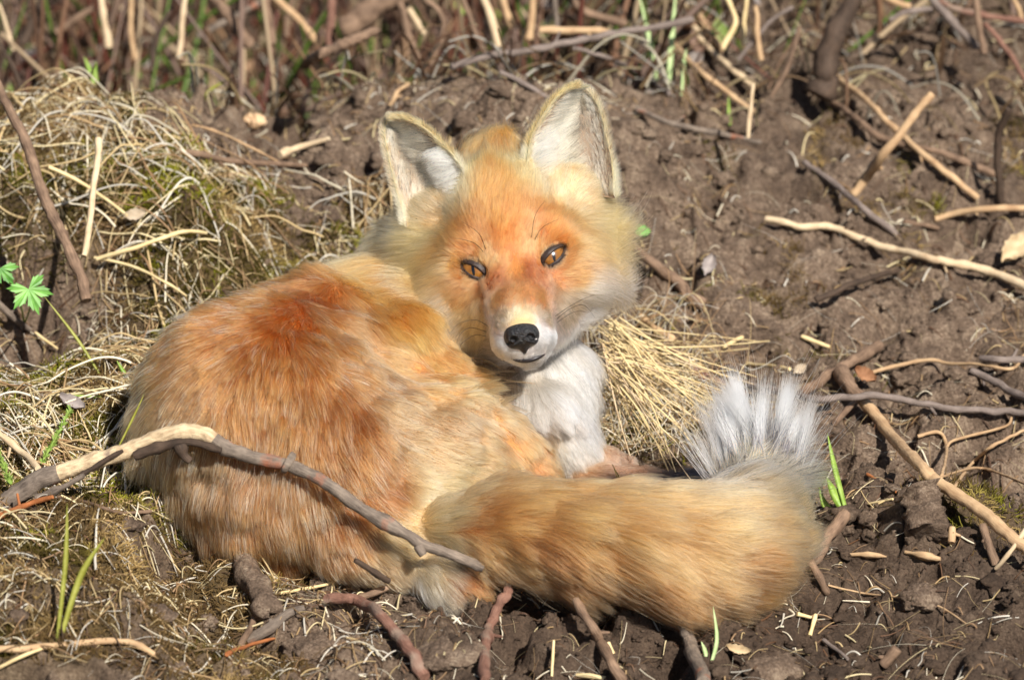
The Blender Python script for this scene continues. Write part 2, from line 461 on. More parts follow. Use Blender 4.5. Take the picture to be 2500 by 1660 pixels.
def polyat(pl, s):
    pl = np.array(pl, float); n = len(pl) - 1
    x = np.clip(s, 0, 1) * n; i = np.minimum(x.astype(int), n - 1); f = (x - i)[:, None]
    p0 = pl[np.maximum(i - 1, 0)]; p1 = pl[i]; p2 = pl[i + 1]; p3 = pl[np.minimum(i + 2, n)]
    return 0.5 * (2 * p1 + (p2 - p0) * f + (2 * p0 - 5 * p1 + 4 * p2 - p3) * f ** 2 + (3 * p1 - p0 - 3 * p2 + p3) * f ** 3)
def catmull(pts, n):
    pts = np.asarray(pts, float)
    return polyat(pts, np.linspace(0, 1, n))
class Field:
    def __init__(s, lo, hi, h):
        s.lo = np.array(lo, float); s.h = h
        s.n = np.ceil((np.array(hi) - s.lo) / h).astype(int) + 1
        s.ax = [s.lo[i] + h * np.arange(s.n[i]) for i in range(3)]
        s.F = np.full(s.n, 0.06, np.float32)
    def block(s, c0, c1):
        a = np.clip(np.floor((c0 - s.lo) / s.h).astype(int), 0, s.n - 1); b = np.clip(np.ceil((c1 - s.lo) / s.h).astype(int) + 1, 1, s.n)
        sl = tuple(slice(a[i], b[i]) for i in range(3))
        X, Y, Z = np.meshgrid(s.ax[0][sl[0]], s.ax[1][sl[1]], s.ax[2][sl[2]], indexing='ij')
        return sl, X, Y, Z
    def smin(s, sl, d, k):
        a = s.F[sl]
        hh = np.maximum(k - np.abs(a - d), 0) / k
        s.F[sl] = np.minimum(a, d) - hh * hh * k * 0.25
    def cone(s, A, B, ra, rb, k=0.012):
        A = np.asarray(A); B = np.asarray(B); m = max(ra, rb) + 0.05
        sl, X, Y, Z = s.block(np.minimum(A, B) - m, np.maximum(A, B) + m)
        ba = B - A; L2 = ba @ ba
        t = np.clip(((X - A[0]) * ba[0] + (Y - A[1]) * ba[1] + (Z - A[2]) * ba[2]) / L2, 0, 1)
        d = np.sqrt((X - A[0] - t * ba[0]) ** 2 + (Y - A[1] - t * ba[1]) ** 2 + (Z - A[2] - t * ba[2]) ** 2) - (ra + (rb - ra) * t)
        s.smin(sl, d.astype(np.float32), k)
    def ell(s, C, axes, r, k=0.012, sub=False):
        C = np.asarray(C); m = max(r) + 0.05
        sl, X, Y, Z = s.block(C - m, C + m)
        X = X - C[0]; Y = Y - C[1]; Z = Z - C[2]
        q = [(X * a[0] + Y * a[1] + Z * a[2]) for a in axes]
        k0 = np.sqrt(sum((q[i] / r[i]) ** 2 for i in range(3))); k1 = np.sqrt(sum((q[i] / r[i] ** 2) ** 2 for i in range(3)))
        d = (k0 * (k0 - 1) / (k1 + 1e-9)).astype(np.float32)
        if sub:
            a = s.F[sl]; d = -d
            hh = np.maximum(k - np.abs(a - d), 0) / k
            s.F[sl] = np.maximum(a, d) + hh * hh * k * 0.25
        else:
            s.smin(sl, d, k)
    def tube(s, pts, rads, k=0.01):
        m = max(rads) + 0.05
        sl, X, Y, Z = s.block(pts.min(0) - m, pts.max(0) + m)
        d = np.full(X.shape, 1.0, np.float32)
        for A, B, ra, rb in zip(pts[:-1], pts[1:], rads[:-1], rads[1:]):
            ba = B - A
            t = np.clip(((X - A[0]) * ba[0] + (Y - A[1]) * ba[1] + (Z - A[2]) * ba[2]) / (ba @ ba), 0, 1)
            d = np.minimum(d, np.sqrt((X - A[0] - t * ba[0]) ** 2 + (Y - A[1] - t * ba[1]) ** 2 + (Z - A[2] - t * ba[2]) ** 2) - (ra + (rb - ra) * t))
        s.smin(sl, d.astype(np.float32), k)
    def union(s, o, k):
        s.smin(tuple(slice(None) for _ in range(3)), o.F, k)
    def mesh(s):
        F = s.F; ins = F < 0
        c = np.zeros(s.n - 1, np.int8)
        for dx in (0, 1):
            for dy in (0, 1):
                for dz in (0, 1):
                    c += ins[dx:s.n[0] - 1 + dx, dy:s.n[1] - 1 + dy, dz:s.n[2] - 1 + dz]
        act = (c > 0) & (c < 8)
        ii = np.argwhere(act)
        vid = np.full(s.n - 1, -1, np.int64); vid[act] = np.arange(len(ii))
        acc = np.zeros((len(ii), 3)); cnt = np.zeros(len(ii))
        corners = [(a, b_, c_) for a in (0, 1) for b_ in (0, 1) for c_ in (0, 1)]
        for p in corners:
            for ax_ in range(3):
                if p[ax_]: continue
                q = list(p); q[ax_] = 1
                f0 = F[ii[:, 0] + p[0], ii[:, 1] + p[1], ii[:, 2] + p[2]]; f1 = F[ii[:, 0] + q[0], ii[:, 1] + q[1], ii[:, 2] + q[2]]
                x = (f0 < 0) != (f1 < 0)
                t = np.where(x, f0 / (f0 - f1 + 1e-12), 0)
                pt = np.tile(np.array(p, float), (len(ii), 1)); pt[:, ax_] += t
                acc[x] += pt[x]; cnt[x] += 1
        V = s.lo + (ii + acc / cnt[:, None]) * s.h
        quads = []
        for ax_ in range(3):
            a1, a2 = (ax_ + 1) % 3, (ax_ + 2) % 3
            sl0 = [slice(None)] * 3; sl1 = [slice(None)] * 3
            sl0[ax_] = slice(0, -1); sl1[ax_] = slice(1, None)
            i0 = ins[tuple(sl0)]; i1 = ins[tuple(sl1)]
            e_ = np.argwhere(i0 != i1)
            e_ = e_[(e_[:, a1] > 0) & (e_[:, a2] > 0) & (e_[:, a1] < s.n[a1] - 1) & (e_[:, a2] < s.n[a2] - 1)]
            fl = i0[e_[:, 0], e_[:, 1], e_[:, 2]]
            def cell(o1, o2):
                k_ = e_.copy(); k_[:, a1] -= o1; k_[:, a2] -= o2
                return vid[k_[:, 0], k_[:, 1], k_[:, 2]]
            q = np.stack([cell(1, 1), cell(0, 1), cell(0, 0), cell(1, 0)], 1)
            q[~fl] = q[~fl][:, ::-1]
            quads.append(q)
        Q = np.concatenate(quads)
        Q = Q[(Q >= 0).all(1)]
        for _ in range(2):      # light relaxing
            s_ = np.zeros_like(V); n_ = np.zeros(len(V))
            for a in range(4):
                np.add.at(s_, Q[:, a], V[Q[:, (a + 1) % 4]] + V[Q[:, (a + 3) % 4]]); np.add.at(n_, Q[:, a], 2)
            V = 0.5 * V + 0.5 * s_ / np.maximum(n_, 1)[:, None]
        return V, Q

def vertex_normals(V, Q):
    n = np.cross(V[Q[:, 2]] - V[Q[:, 0]], V[Q[:, 3]] - V[Q[:, 1]]) if Q.shape[1] == 4 else np.cross(V[Q[:, 1]] - V[Q[:, 0]], V[Q[:, 2]] - V[Q[:, 0]])
    N = np.zeros_like(V)
    for a in range(Q.shape[1]): np.add.at(N, Q[:, a], n)
    return nrm(N)

r_ = lambda v: v / PPM
LO, HI = (-0.31, -0.33, -0.03), (0.26, 0.22, 0.33)
VOX = 0.0025
FB, FH, FT, FL = (Field(LO, HI, VOX) for _ in range(4))
AXC = (RIGHT, UP, -FWD)

def chain(F, pts, k=0.014):
    for (a, b_) in zip(pts[:-1], pts[1:]):
        F.cone(P(*a[:3]), P(*b_[:3]), r_(a[3]), r_(b_[3]), k)

# trunk, haunch, thigh, chest
chain(FB, [(590, 1010, -240, 225), (760, 915, -25, 205), (930, 905, 170, 175), (1090, 890, 260, 160)], 0.03)
FB.ell(P(640, 1060, -280), AXC, (r_(265), r_(300), r_(230)), 0.03)
FB.ell(P(700, 1200, -330), AXC, (r_(230), r_(175), r_(190)), 0.03)
chain(FB, [(840, 1110, -300, 210), (1080, 1130, -250, 150), (1280, 1185, -215, 72)], 0.03)
chain(FB, [(900, 1260, -420, 110), (1060, 1290, -400, 90)], 0.02)
chain(FB, [(960, 900, -30, 130), (1230, 1110, -190, 72)], 0.03)
chain(FB, [(960, 790, 200, 150), (1090, 730, 290, 145), (1220, 650, 320, 140)], 0.03)
chain(FB, [(1270, 740, 230, 120), (1315, 900, 180, 78), (1362, 1040, 140, 42)], 0.02)
chain(FB, [(1150, 860, 190, 130), (1230, 960, 130, 80), (1300, 1060, 90, 46)], 0.02)
chain(FB, [(1310, 990, 70, 55), (1400, 1110, 80, 42)], 0.012)
chain(FB, [(860, 1310, -440, 85), (960, 1370, -470, 55), (1080, 1420, -520, 42), (1150, 1438, -540, 36)], 0.014)
# forelegs: near paw and the dark stocking behind the tail
chain(FL, [(1400, 1110, 85, 42), (1470, 1130, 110, 34), (1525, 1140, 130, 30)], 0.008)
chain(FL, [(1420, 1165, 60, 40), (1560, 1185, 40, 42), (1720, 1200, 10, 46)], 0.008)
# tail
TAIL = [(1000, 1300, -430, 44), (1150, 1288, -500, 78), (1300, 1295, -560, 90), (1480, 1320, -590, 108), (1660, 1335, -590, 116),
        (1790, 1310, -530, 110), (1850, 1250, -400, 92), (1852, 1195, -270, 60)]
_tp = catmull([P(*q[:3]) for q in TAIL], 34); _tr = np.interp(np.linspace(0, 1, 34), np.linspace(0, 1, len(TAIL)), [q[3] for q in TAIL]) / PPM
for _ in range(3): _tr[1:-1] = (_tr[:-2] + _tr[1:-1] + _tr[2:]) / 3
FT.tube(_tp, _tr + 0.003)
# head
AXH = (HR, HU, HW)
FH.ell(H(0, 180, -200), AXH, (r_(130), r_(100), r_(105)), 0.04)
FH.ell(H(0, 40, -180), AXH, (r_(178), r_(205), r_(172)), 0.02)
for sgn in (-1, 1):
    FH.ell(H(sgn * 122, -40, -130), AXH, (r_(98), r_(98), r_(100)), 0.025)
    FH.ell(H(sgn * 185, 85, -215), AXH, (r_(58), r_(85), r_(55)), 0.025)
    FH.ell(H(sgn * 72, 62, -62), AXH, (r_(62), r_(34), r_(40)), 0.012)          # brow
    FH.ell(H(sgn * 165, 150, -190), AXH, (r_(62), r_(50), r_(45)), 0.02)        # ear base
chain_h = [(0, 70, -110, 88), (0, -30, -66, 74), (-3, -100, 20, 68), (-6, -140, 95, 58), (-8, -163, 140, 46)]
for a, b_ in zip(chain_h[:-1], chain_h[1:]):
    FH.cone(H(*a[:3]), H(*b_[:3]), r_(a[3]), r_(b_[3]), 0.014)
for sgn in (-1, 1):
    FH.ell(H(-4 + sgn * 35, -190, 98), AXH, (r_(42), r_(40), r_(58)), 0.008)
FH.ell(H(2, -224, 84), AXH, (r_(46), r_(30), r_(58)), 0.006)
FH.ell(H(0, -140, -70), AXH, (r_(115), r_(90), r_(110)), 0.02)

EYES = []
for (ic, oc, cc, dd) in (((1191, 673), (1119, 645), (1154, 659), -72), ((1317, 648), (1387, 601), (1350, 621), -72)):
    ic = np.array(ic, float); oc = np.array(oc, float)
    _m = (ic + oc) / 2; _a = math.radians(5) * (1 if oc[0] < ic[0] else -1); _d = oc - _m
    oc = _m + np.array([_d[0] * math.cos(_a) - _d[1] * math.sin(_a), _d[0] * math.sin(_a) + _d[1] * math.cos(_a)]); ic = 2 * _m - oc
    e1 = nrm(oc - ic)                       # towards the outer corner, in the picture
    sx = np.sign(e1[0])
    out = nrm(-FWD + 0.22 * sx * HR + 0.05 * HU)      # where the eye looks
    a1 = RIGHT * e1[0] - UP * e1[1]
    a1 = nrm(a1 - out * (a1 @ out)); a2 = np.cross(out, a1)
    if a2 @ HU < 0: a2 = -a2
    mid = (ic + oc) / 2
    front = P(mid[0], mid[1], dd)
    R = r_(47)
    EYES.append(dict(c=front - out * R, out=out, a1=a1, a2=a2, R=R, half=np.linalg.norm(oc - ic) / 2 / PPM, front=front, sx=sx))
for E in EYES:
    FH.ell(E['c'] + E['out'] * E['R'] * .25, (E['a1'], E['a2'], E['out']), (E['R'] * 1.0, E['R'] * 0.54, E['R'] * 1.02), 0.003, sub=True)

part_fields = {'body': FB.F.copy(), 'head': FH.F.copy(), 'tail': FT.F.copy(), 'foreleg': FL.F.copy()}
FB.union(FH, 0.02); FB.union(FT, 0.004); FB.union(FL, 0.006)
V, Q = FB.mesh()
keep = ground_z(V[:, 0], V[:, 1]) < V[:, 2] + 0.02
def sample_grid(F, p):
    q = np.clip(np.round((p - FB.lo) / VOX).astype(int), 0, FB.n - 1)
    return F[q[:, 0], q[:, 1], q[:, 2]]
GROUPS = ['body', 'head', 'tail', 'foreleg']
vg = np.argmin(np.stack([sample_grid(part_fields[g], V) for g in GROUPS], 1), 1)
NV = vertex_normals(V, Q)
_amp = np.where(vg == 0, 1.0, np.where(vg == 2, 0.7, 0.0))
V = V + NV * (_amp * (0.0030 * noise3(V, 0.032, 401) + 0.0022 * noise3(V, 0.014, 402)))[:, None]
NV = vertex_normals(V, Q)
bvh = BVHTree.FromPolygons([Vector(v) for v in V], [tuple(q) for q in Q.tolist()])

# ears: cupped shells that belong to the same body mesh
EAR_L = dict(inner=[(-62, 195), (-84, 265), (-120, 325), (-160, 376), (-196, 402), (-222, 412)],
             outer=[(-240, 130), (-244, 190), (-252, 270), (-254, 340), (-252, 385), (-236, 408)], sgn=-1)
EAR_R = dict(inner=[(62, 190), (82, 255), (108, 312), (156, 370), (198, 398), (226, 408)],
             outer=[(275, 110), (280, 170), (283, 262), (278, 338), (266, 380), (244, 404)], sgn=1)
def ear_point(E, s, t, back=0.0):
    I = polyat(E['inner'], s); O = polyat(E['outer'], s)
    uv = I + (O - I) * t[:, None]
    uv[:, 1] = 190 + (uv[:, 1] - 190) * .965
    cup = ((78 if E['sgn'] > 0 else 58) * (1 - s) ** 0.8 + 12) * np.sin(np.pi * np.clip(t, 0, 1)) ** 0.8 * np.clip((1 - s) * 6, 0, 1) ** .5
    w = -95 - 40 * t - 45 * s - cup - back
    return H(0, 0, 0) + (HR * uv[:, :1] + HU * uv[:, 1:] + HW * w[:, None]) / PPM
ns, nt_ = 26, 22
ss, tt = np.meshgrid(np.linspace(0, 1, ns), np.linspace(0, 1, nt_), indexing='ij')
allV = [V]; allQ = [Q]; off = len(V)
ear_grids = []
for E in (EAR_L, EAR_R):
    f_ = ear_point(E, ss.ravel(), tt.ravel()); bk = ear_point(E, ss.ravel(), tt.ravel(), 26)
    ear_grids.append((E, f_))
    ed = (np.minimum(tt, 1 - tt).ravel() < 1e-6)
    bk[ed] = f_[ed] + FWD * 0.0012
    g = np.arange(ns * nt_).reshape(ns, nt_)
    q = np.stack([g[:-1, :-1], g[1:, :-1], g[1:, 1:], g[:-1, 1:]], -1).reshape(-1, 4)
    if E['sgn'] > 0: q = q[:, ::-1]
    allV += [f_, bk]; allQ += [q + off, q[:, ::-1] + off + ns * nt_]
    off += 2 * ns * nt_
FV = np.concatenate(allV); FQ = np.concatenate(allQ)

fox = empty("red_fox", (-0.02, 0.0, 0.0))
tag(fox, "red fox curled up on the soil, head raised, looking into the camera", "fox")

# --- coat: anchors seen on the animal (part, px, py, root colour, tip colour, length mm, lie of the hair, lift, dark share)
A = []
def an(g, px, py, tip, L, flow, root=None, lift=0.35, dark=0.0, var=None, d=None):
    if var is None: var = 0.06 if g == 'head' else 0.10
    if root is None and min(tip) >= 205: root = tuple(np.array(tip) * np.array([.98, .97, .95]))
    if root is None: root = tuple(np.array(tip) * np.array([0.86, 0.80, 0.72]))
    A.append((g, px, py, root, tip, L, flow, lift, dark, var, d))
# head
an('head', 1230, 540, (230, 158, 86), 11, (0.0, -1), (214, 128, 52))
an('head', 1200, 450, (232, 165, 92), 15, (0.0, -1), (216, 135, 60))
an('head', 1180, 350, (232, 166, 94), 24, (-.02, -1), (222, 150, 76), .7)
an('head', 1200, 330, (216, 160, 98), 26, (.0, -1), (214, 140, 70), .8)
an('head', 1130, 430, (244, 210, 150), 13, (-.15, -1)); an('head', 1275, 410, (244, 210, 150), 12, (.1, -1))
an('head', 1225, 600, (222, 146, 72), 8, (0, -1), (205, 118, 46))
an('head', 1252, 660, (224, 155, 88), 6, (0, -1), (217, 147, 80), .25)
an('head', 1206, 690, (186, 106, 50), 4.5, (.25, -.95)); an('head', 1308, 668, (186, 106, 50), 4.5, (-.2, -1))
an('head', 1262, 730, (222, 158, 100), 6, (0, -1), (215, 150, 92), .25)
an('head', 1215, 750, (214, 146, 88), 6, (-.6, -.6), (207, 138, 80), .25); an('head', 1320, 735, (214, 146, 88), 6, (.6, -.6), (207, 138, 80), .25)
an('head', 1270, 778, (240, 214, 164), 5, (0, -1), (232, 203, 150), .25)
an('head', 1224, 796, (236, 212, 180), 6, (-.8, -.2), lift=.4); an('head', 1336, 780, (240, 216, 184), 6, (.8, -.3), lift=.4)
an('head', 1222, 840, (250, 249, 248), 5.5, (-.8, .4)); an('head', 1337, 822, (246, 243, 240), 5.5, (.8, .25))
an('head', 1240, 868, (238, 232, 226), 5, (-.3, .9)); an('head', 1320, 850, (240, 234, 228), 5, (.4, .8))
an('head', 1290, 892, (240, 232, 214), 8, (.1, 1))
an('head', 1130, 715, (226, 164, 104), 11, (-.9, .45), (206, 128, 62)); an('head', 1395, 680, (228, 166, 104), 11, (.95, .15), (208, 130, 66))
an('head', 1165, 760, (226, 184, 136), 12, (-.8, .7)); an('head', 1385, 735, (232, 205, 175), 12, (.85, .45))
an('head', 1080, 645, (236, 186, 124), 18, (-1, .2), (224, 154, 86)); an('head', 1432, 590, (236, 186, 124), 18, (1, -.05), (224, 154, 86))
an('head', 1055, 700, (244, 210, 158), 32, (-.95, .4), (232, 178, 112), .5); an('head', 1475, 640, (246, 214, 166), 32, (1, .12), (234, 182, 118), .5)
an('head', 1090, 745, (246, 230, 206), 26, (-.85, .55), (236, 206, 168), .45); an('head', 1430, 708, (248, 236, 218), 26, (.95, .3), (238, 212, 178), .45)
an('head', 1140, 600, (224, 145, 74), 10, (-.7, -.7), (205, 115, 46)); an('head', 1340, 565, (224, 145, 74), 10, (.55, -.8), (205, 115, 46))
an('head', 1186, 624, (236, 180, 122), 7, (-.2, -1)); an('head', 1302, 590, (236, 180, 122), 7, (.2, -1))
an('head', 1010, 650, (250, 224, 176), 42, (-1, .35), (238, 190, 124), .55); an('head', 1495, 590, (250, 226, 180), 42, (1, .06), (240, 194, 130), .55)
an('head', 1035, 580, (246, 216, 162), 32, (-1, .12), (240, 196, 132), .45); an('head', 1460, 520, (246, 216, 164), 32, (1, -.12), (240, 196, 134), .45)
an('head', 1060, 515, (248, 224, 184), 13, (-.8, -.3), lift=.25); an('head', 1425, 480, (248, 222, 180), 12, (.7, -.5), lift=.25)
an('head', 1005, 515, (246, 222, 174), 14, (-.75, -.4), lift=.3); an('head', 1485, 470, (246, 222, 174), 14, (.8, -.3), lift=.3)
an('head', 1090, 465, (248, 222, 178), 10, (-.5, -.8), lift=.2); an('head', 1360, 445, (248, 222, 178), 10, (.4, -.9), lift=.2)
an('head', 1060, 770, (240, 226, 208), 40, (-.85, .6), (214, 186, 154), .55); an('head', 1460, 700, (236, 226, 216), 40, (.95, .35), (206, 182, 158), .55)
an('head', 1130, 820, (232, 214, 192), 32, (-.55, .85), lift=.5); an('head', 1420, 770, (240, 234, 228), 26, (.85, .55), lift=.4)
an('head', 1155, 850, (226, 206, 182), 15, (-.5, .85)); an('head', 1392, 822, (244, 240, 236), 12, (.6, .8))
an('head', 1207, 834, (250, 248, 246), 5, (-.8, .5)); an('head', 1352, 816, (246, 243, 240), 5, (.85, .3)); an('head', 1216, 860, (236, 230, 222), 5, (-.5, .8)); an('head', 1342, 844, (244, 240, 236), 5, (.6, .7)); an('head', 1262, 888, (238, 230, 216), 5, (-.1, 1)); an('head', 1320, 874, (238, 230, 216), 5, (.3, 1))
an('head', 935, 610, (230, 168, 98), 38, (-.95, .2), (206, 134, 66), .4, d=160); an('head', 1565, 560, (232, 176, 108), 34, (1, 0), (208, 138, 70), .4, d=160)
an('head', 1200, 420, (226, 158, 88), 26, (0, -1), (208, 132, 60), .4, d=260); an('head', 960, 500, (234, 180, 114), 24, (-.8, -.4), (212, 146, 80), .3, d=140); an('head', 1530, 470, (236, 184, 118), 24, (.8, -.3), (212, 146, 80), .3, d=140)
# neck, chest and shoulder
an('body', 880, 590, (238, 190, 126), 46, (-.95, .25), (222, 156, 88), .4); an('body', 960, 700, (234, 174, 104), 40, (-.7, .7), (214, 142, 72), .4)
an('body', 930, 620, (240, 194, 130), 44, (-.9, .35), (224, 158, 90), .4)
an('body', 1180, 930, (196, 134, 84), 32, (.2, 1), (150, 92, 50), d=50); an('body', 1220, 900, (214, 190, 166), 34, (.1, 1), (170, 130, 96), d=50)
an('body', 1290, 940, (244, 240, 236), 46, (.1, 1), (214, 198, 180), d=50); an('body', 1330, 900, (240, 236, 230), 34, (.3, 1), (206, 192, 176), d=50)
an('body', 1400, 1000, (248, 248, 250), 54, (.55, .85), (232, 228, 224), d=50); an('body', 1430, 880, (240, 236, 230), 46, (.75, .7), (206, 192, 176), d=50)
an('body', 1380, 1070, (240, 236, 230), 30, (.4, .95), (210, 196, 180), d=50); an('body', 1290, 1030, (230, 168, 98), 24, (.45, .9), (208, 136, 66), d=50)
an('body', 1330, 1075, (236, 186, 120), 22, (.4, .95), d=50); an('body', 1250, 990, (206, 134, 72), 26, (.5, .9), (164, 96, 44), d=50)
an('body', 1425, 1115, (206, 160, 118), 12, (.8, .4), (176, 126, 86), .25, d=70); an('body', 1265, 1050, (222, 152, 84), 20, (.5, .9), (186, 112, 52), .3, d=20)
# back and haunch
an('body', 560, 700, (222, 142, 66), 25, (-.9, -.05), (196, 108, 38)); an('body', 720, 665, (216, 136, 58), 24, (-.7, -.1), (190, 102, 34))
an('body', 850, 660, (220, 146, 70), 26, (-.7, .3), (198, 118, 48)); an('body', 760, 745, (206, 128, 56), 22, (-.2, .9), (170, 92, 32))
an('body', 620, 780, (214, 136, 62), 25, (-.6, .8), (184, 100, 36)); an('body', 450, 830, (222, 156, 88), 29, (-.75, .6), (196, 120, 54))
an('body', 390, 900, (224, 172, 112), 30, (-.75, .6), (198, 138, 80)); an('body', 350, 1010, (224, 182, 130), 32, (-.55, .85), (196, 148, 98))
an('body', 380, 1130, (214, 172, 124), 32, (-.3, .95), (184, 140, 94)); an('body', 480, 1060, (204, 160, 112), 28, (-.25, .95), (170, 126, 82), .4)
an('body', 640, 890, (232, 176, 108), 27, (-.15, 1), (186, 102, 38), .5); an('body', 740, 870, (236, 186, 118), 26, (.0, 1), (182, 98, 36), .5)
an('body', 560, 960, (230, 176, 112), 28, (-.3, .95), (182, 106, 46), .5); an('body', 700, 1010, (240, 200, 140), 30, (.0, 1), (168, 94, 40), .45)
an('body', 640, 1090, (226, 180, 124), 30, (-.1, 1), (156, 96, 50), .4); an('body', 800, 1010, (214, 150, 88), 26, (.3, .9), (166, 98, 46))
an('body', 480, 1200, (198, 150, 100), 30, (-.1, 1), (166, 116, 72)); an('body', 600, 1240, (236, 190, 138), 32, (.0, 1), (176, 98, 44), .4)
an('body', 720, 1260, (240, 196, 144), 32, (.1, 1), (174, 92, 40), .4); an('body', 850, 1290, (228, 166, 110), 28, (.4, .9), (168, 92, 42), .35)
an('body', 620, 1350, (226, 168, 112), 30, (.05, 1), (160, 88, 42), .35); an('body', 780, 1380, (226, 164, 106), 28, (.15, 1), (160, 84, 38), .35)
an('body', 860, 1090, (228, 170, 112), 30, (.55, .8), (170, 98, 46), .45); an('body', 930, 1200, (226, 170, 116), 28, (.7, .7), (172, 104, 54), .4)
# flank, thigh, hind foot
an('body', 880, 790, (196, 150, 100), 22, (.5, .6), (168, 120, 74), .3); an('body', 840, 900, (204, 148, 90), 24, (.6, .6), (172, 112, 56), .35)
an('body', 960, 850, (216, 168, 112), 20, (.9, .35), (190, 138, 84), .25); an('body', 1000, 780, (236, 178, 106), 28, (.2, .9), (220, 150, 76)); an('body', 950, 770, (230, 168, 96), 26, (.0, 1), (212, 140, 68))
an('body', 1060, 850, (234, 176, 108), 24, (.9, .4), (212, 140, 70), .3); an('body', 1120, 880, (232, 166, 92), 17, (.7, .7), (204, 126, 56), .2)
an('body', 940, 930, (200, 156, 108), 18, (.9, .3), (174, 128, 84), .25); an('body', 1060, 950, (242, 196, 134), 16, (.9, .4), (218, 158, 92), .2)
an('body', 1000, 1010, (204, 166, 122), 15, (1, .15), (176, 136, 96), .2); an('body', 1120, 1030, (206, 170, 130), 15, (1, .2), (178, 140, 102), .2)
an('body', 1180, 1090, (228, 190, 140), 16, (.95, .35), (206, 160, 110), .25); an('body', 1050, 1110, (216, 180, 134), 15, (1, .15), (190, 150, 106), .2)
an('body', 1100, 1180, (240, 208, 158), 18, (.95, .2), (220, 180, 126), .25); an('body', 1260, 1120, (232, 178, 118), 17, (.85, .5), (212, 148, 84), .25)
an('body', 1020, 1250, (246, 224, 180), 20, (.95, -.05), (230, 198, 146), .25); an('body', 1320, 1170, (226, 170, 112), 16, (.8, .5), (204, 140, 82))
an('body', 960, 1310, (236, 206, 160), 20, (.8, .4)); an('body', 930, 1370, (222, 186, 140), 16, (.8, .5), (196, 150, 104))
an('body', 1050, 1410, (240, 230, 210), 24, (.65, .75), (214, 186, 148), .4); an('body', 1140, 1425, (214, 142, 82), 16, (.8, .5), (184, 104, 48), .3)
# tail
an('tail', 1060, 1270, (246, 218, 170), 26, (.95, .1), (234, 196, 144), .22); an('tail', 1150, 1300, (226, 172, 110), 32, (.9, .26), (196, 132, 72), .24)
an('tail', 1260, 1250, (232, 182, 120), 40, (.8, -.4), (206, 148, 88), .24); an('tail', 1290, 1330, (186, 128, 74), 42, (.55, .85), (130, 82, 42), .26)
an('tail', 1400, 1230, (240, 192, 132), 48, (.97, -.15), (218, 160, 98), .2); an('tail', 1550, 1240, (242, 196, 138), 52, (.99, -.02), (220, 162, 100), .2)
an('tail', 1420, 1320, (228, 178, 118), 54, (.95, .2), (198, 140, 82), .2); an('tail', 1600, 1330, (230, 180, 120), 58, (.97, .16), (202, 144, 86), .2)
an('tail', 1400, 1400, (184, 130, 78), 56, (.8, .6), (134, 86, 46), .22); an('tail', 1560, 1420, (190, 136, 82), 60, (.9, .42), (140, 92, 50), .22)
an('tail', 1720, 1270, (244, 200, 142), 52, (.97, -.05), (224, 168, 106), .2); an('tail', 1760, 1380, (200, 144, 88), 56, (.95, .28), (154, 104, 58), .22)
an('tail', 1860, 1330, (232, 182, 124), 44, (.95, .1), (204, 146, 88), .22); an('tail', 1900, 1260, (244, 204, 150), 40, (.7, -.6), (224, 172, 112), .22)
an('tail', 1800, 1235, (246, 210, 156), 42, (.15, -1), (228, 178, 118), .3, .03); an('tail', 1960, 1240, (240, 196, 138), 36, (.75, -.5), (216, 162, 100), .22)
an('tail', 1790, 1185, (242, 242, 248), 74, (-.42, -.9), (248, 222, 176), .16, .26); an('tail', 1850, 1170, (246, 242, 238), 62, (.05, -1), (250, 226, 182), .16, .18)
an('tail', 1915, 1190, (244, 244, 250), 74, (.72, -.7), (246, 220, 174), .16, .22); an('tail', 1900, 1225, (246, 220, 172), 44, (.45, -.9), (236, 190, 130), .3, .04)
# forelegs
an('foreleg', 1420, 1120, (216, 178, 142), 9, (.9, .3)); an('foreleg', 1510, 1140, (212, 176, 146), 6, (.9, .3), (184, 140, 112))
an('foreleg', 1500, 1185, (58, 58, 66), 14, (.95, .1), (34, 34, 40)); an('foreleg', 1640, 1195, (66, 66, 76), 16, (.95, .1), (34, 34, 40))

anch = {g: [] for g in GROUPS}
for rec in A:
    g, px, py = rec[:3]
    o = CAM; d = nrm(P(px, py) - CAM)
    hit = None if rec[10] is None else P(px, py, rec[10]); start = Vector(o)
    # the first hit that belongs to this part, else the nearest vertex of the part to the line of sight
    for _ in range(6 if hit is None else 0):
        loc, nor, fi, dist = bvh.ray_cast(start, Vector(d))
        if loc is None: break
        if GROUPS[vg[Q[fi][0]]] == g: hit = np.array(loc); break
        start = loc + Vector(d) * 0.001
    if hit is None:
        vv = V[vg == GROUPS.index(g)]
        rel = vv - CAM; tpar = rel @ d; perp = np.linalg.norm(rel - tpar[:, None] * d, axis=1)
        hit = vv[np.argmin(perp + 0.05 * (tpar - tpar.min()))]
    rec = list(rec)
    if g == 'body':
        r0_ = np.array(rec[3], float); r0_[1] = max(r0_[1], .615 * r0_[0]); r0_[2] = max(r0_[2], .29 * r0_[0]); rec[3] = tuple(r0_)
    if g == 'body' and px < 950 and py > 740:
        rec[4] = tuple(.36 * np.array(rec[4]) + .64 * np.array(rec[3])); rec[5] = rec[5] * .85
    anch[g].append((hit,) + tuple(rec[3:]))

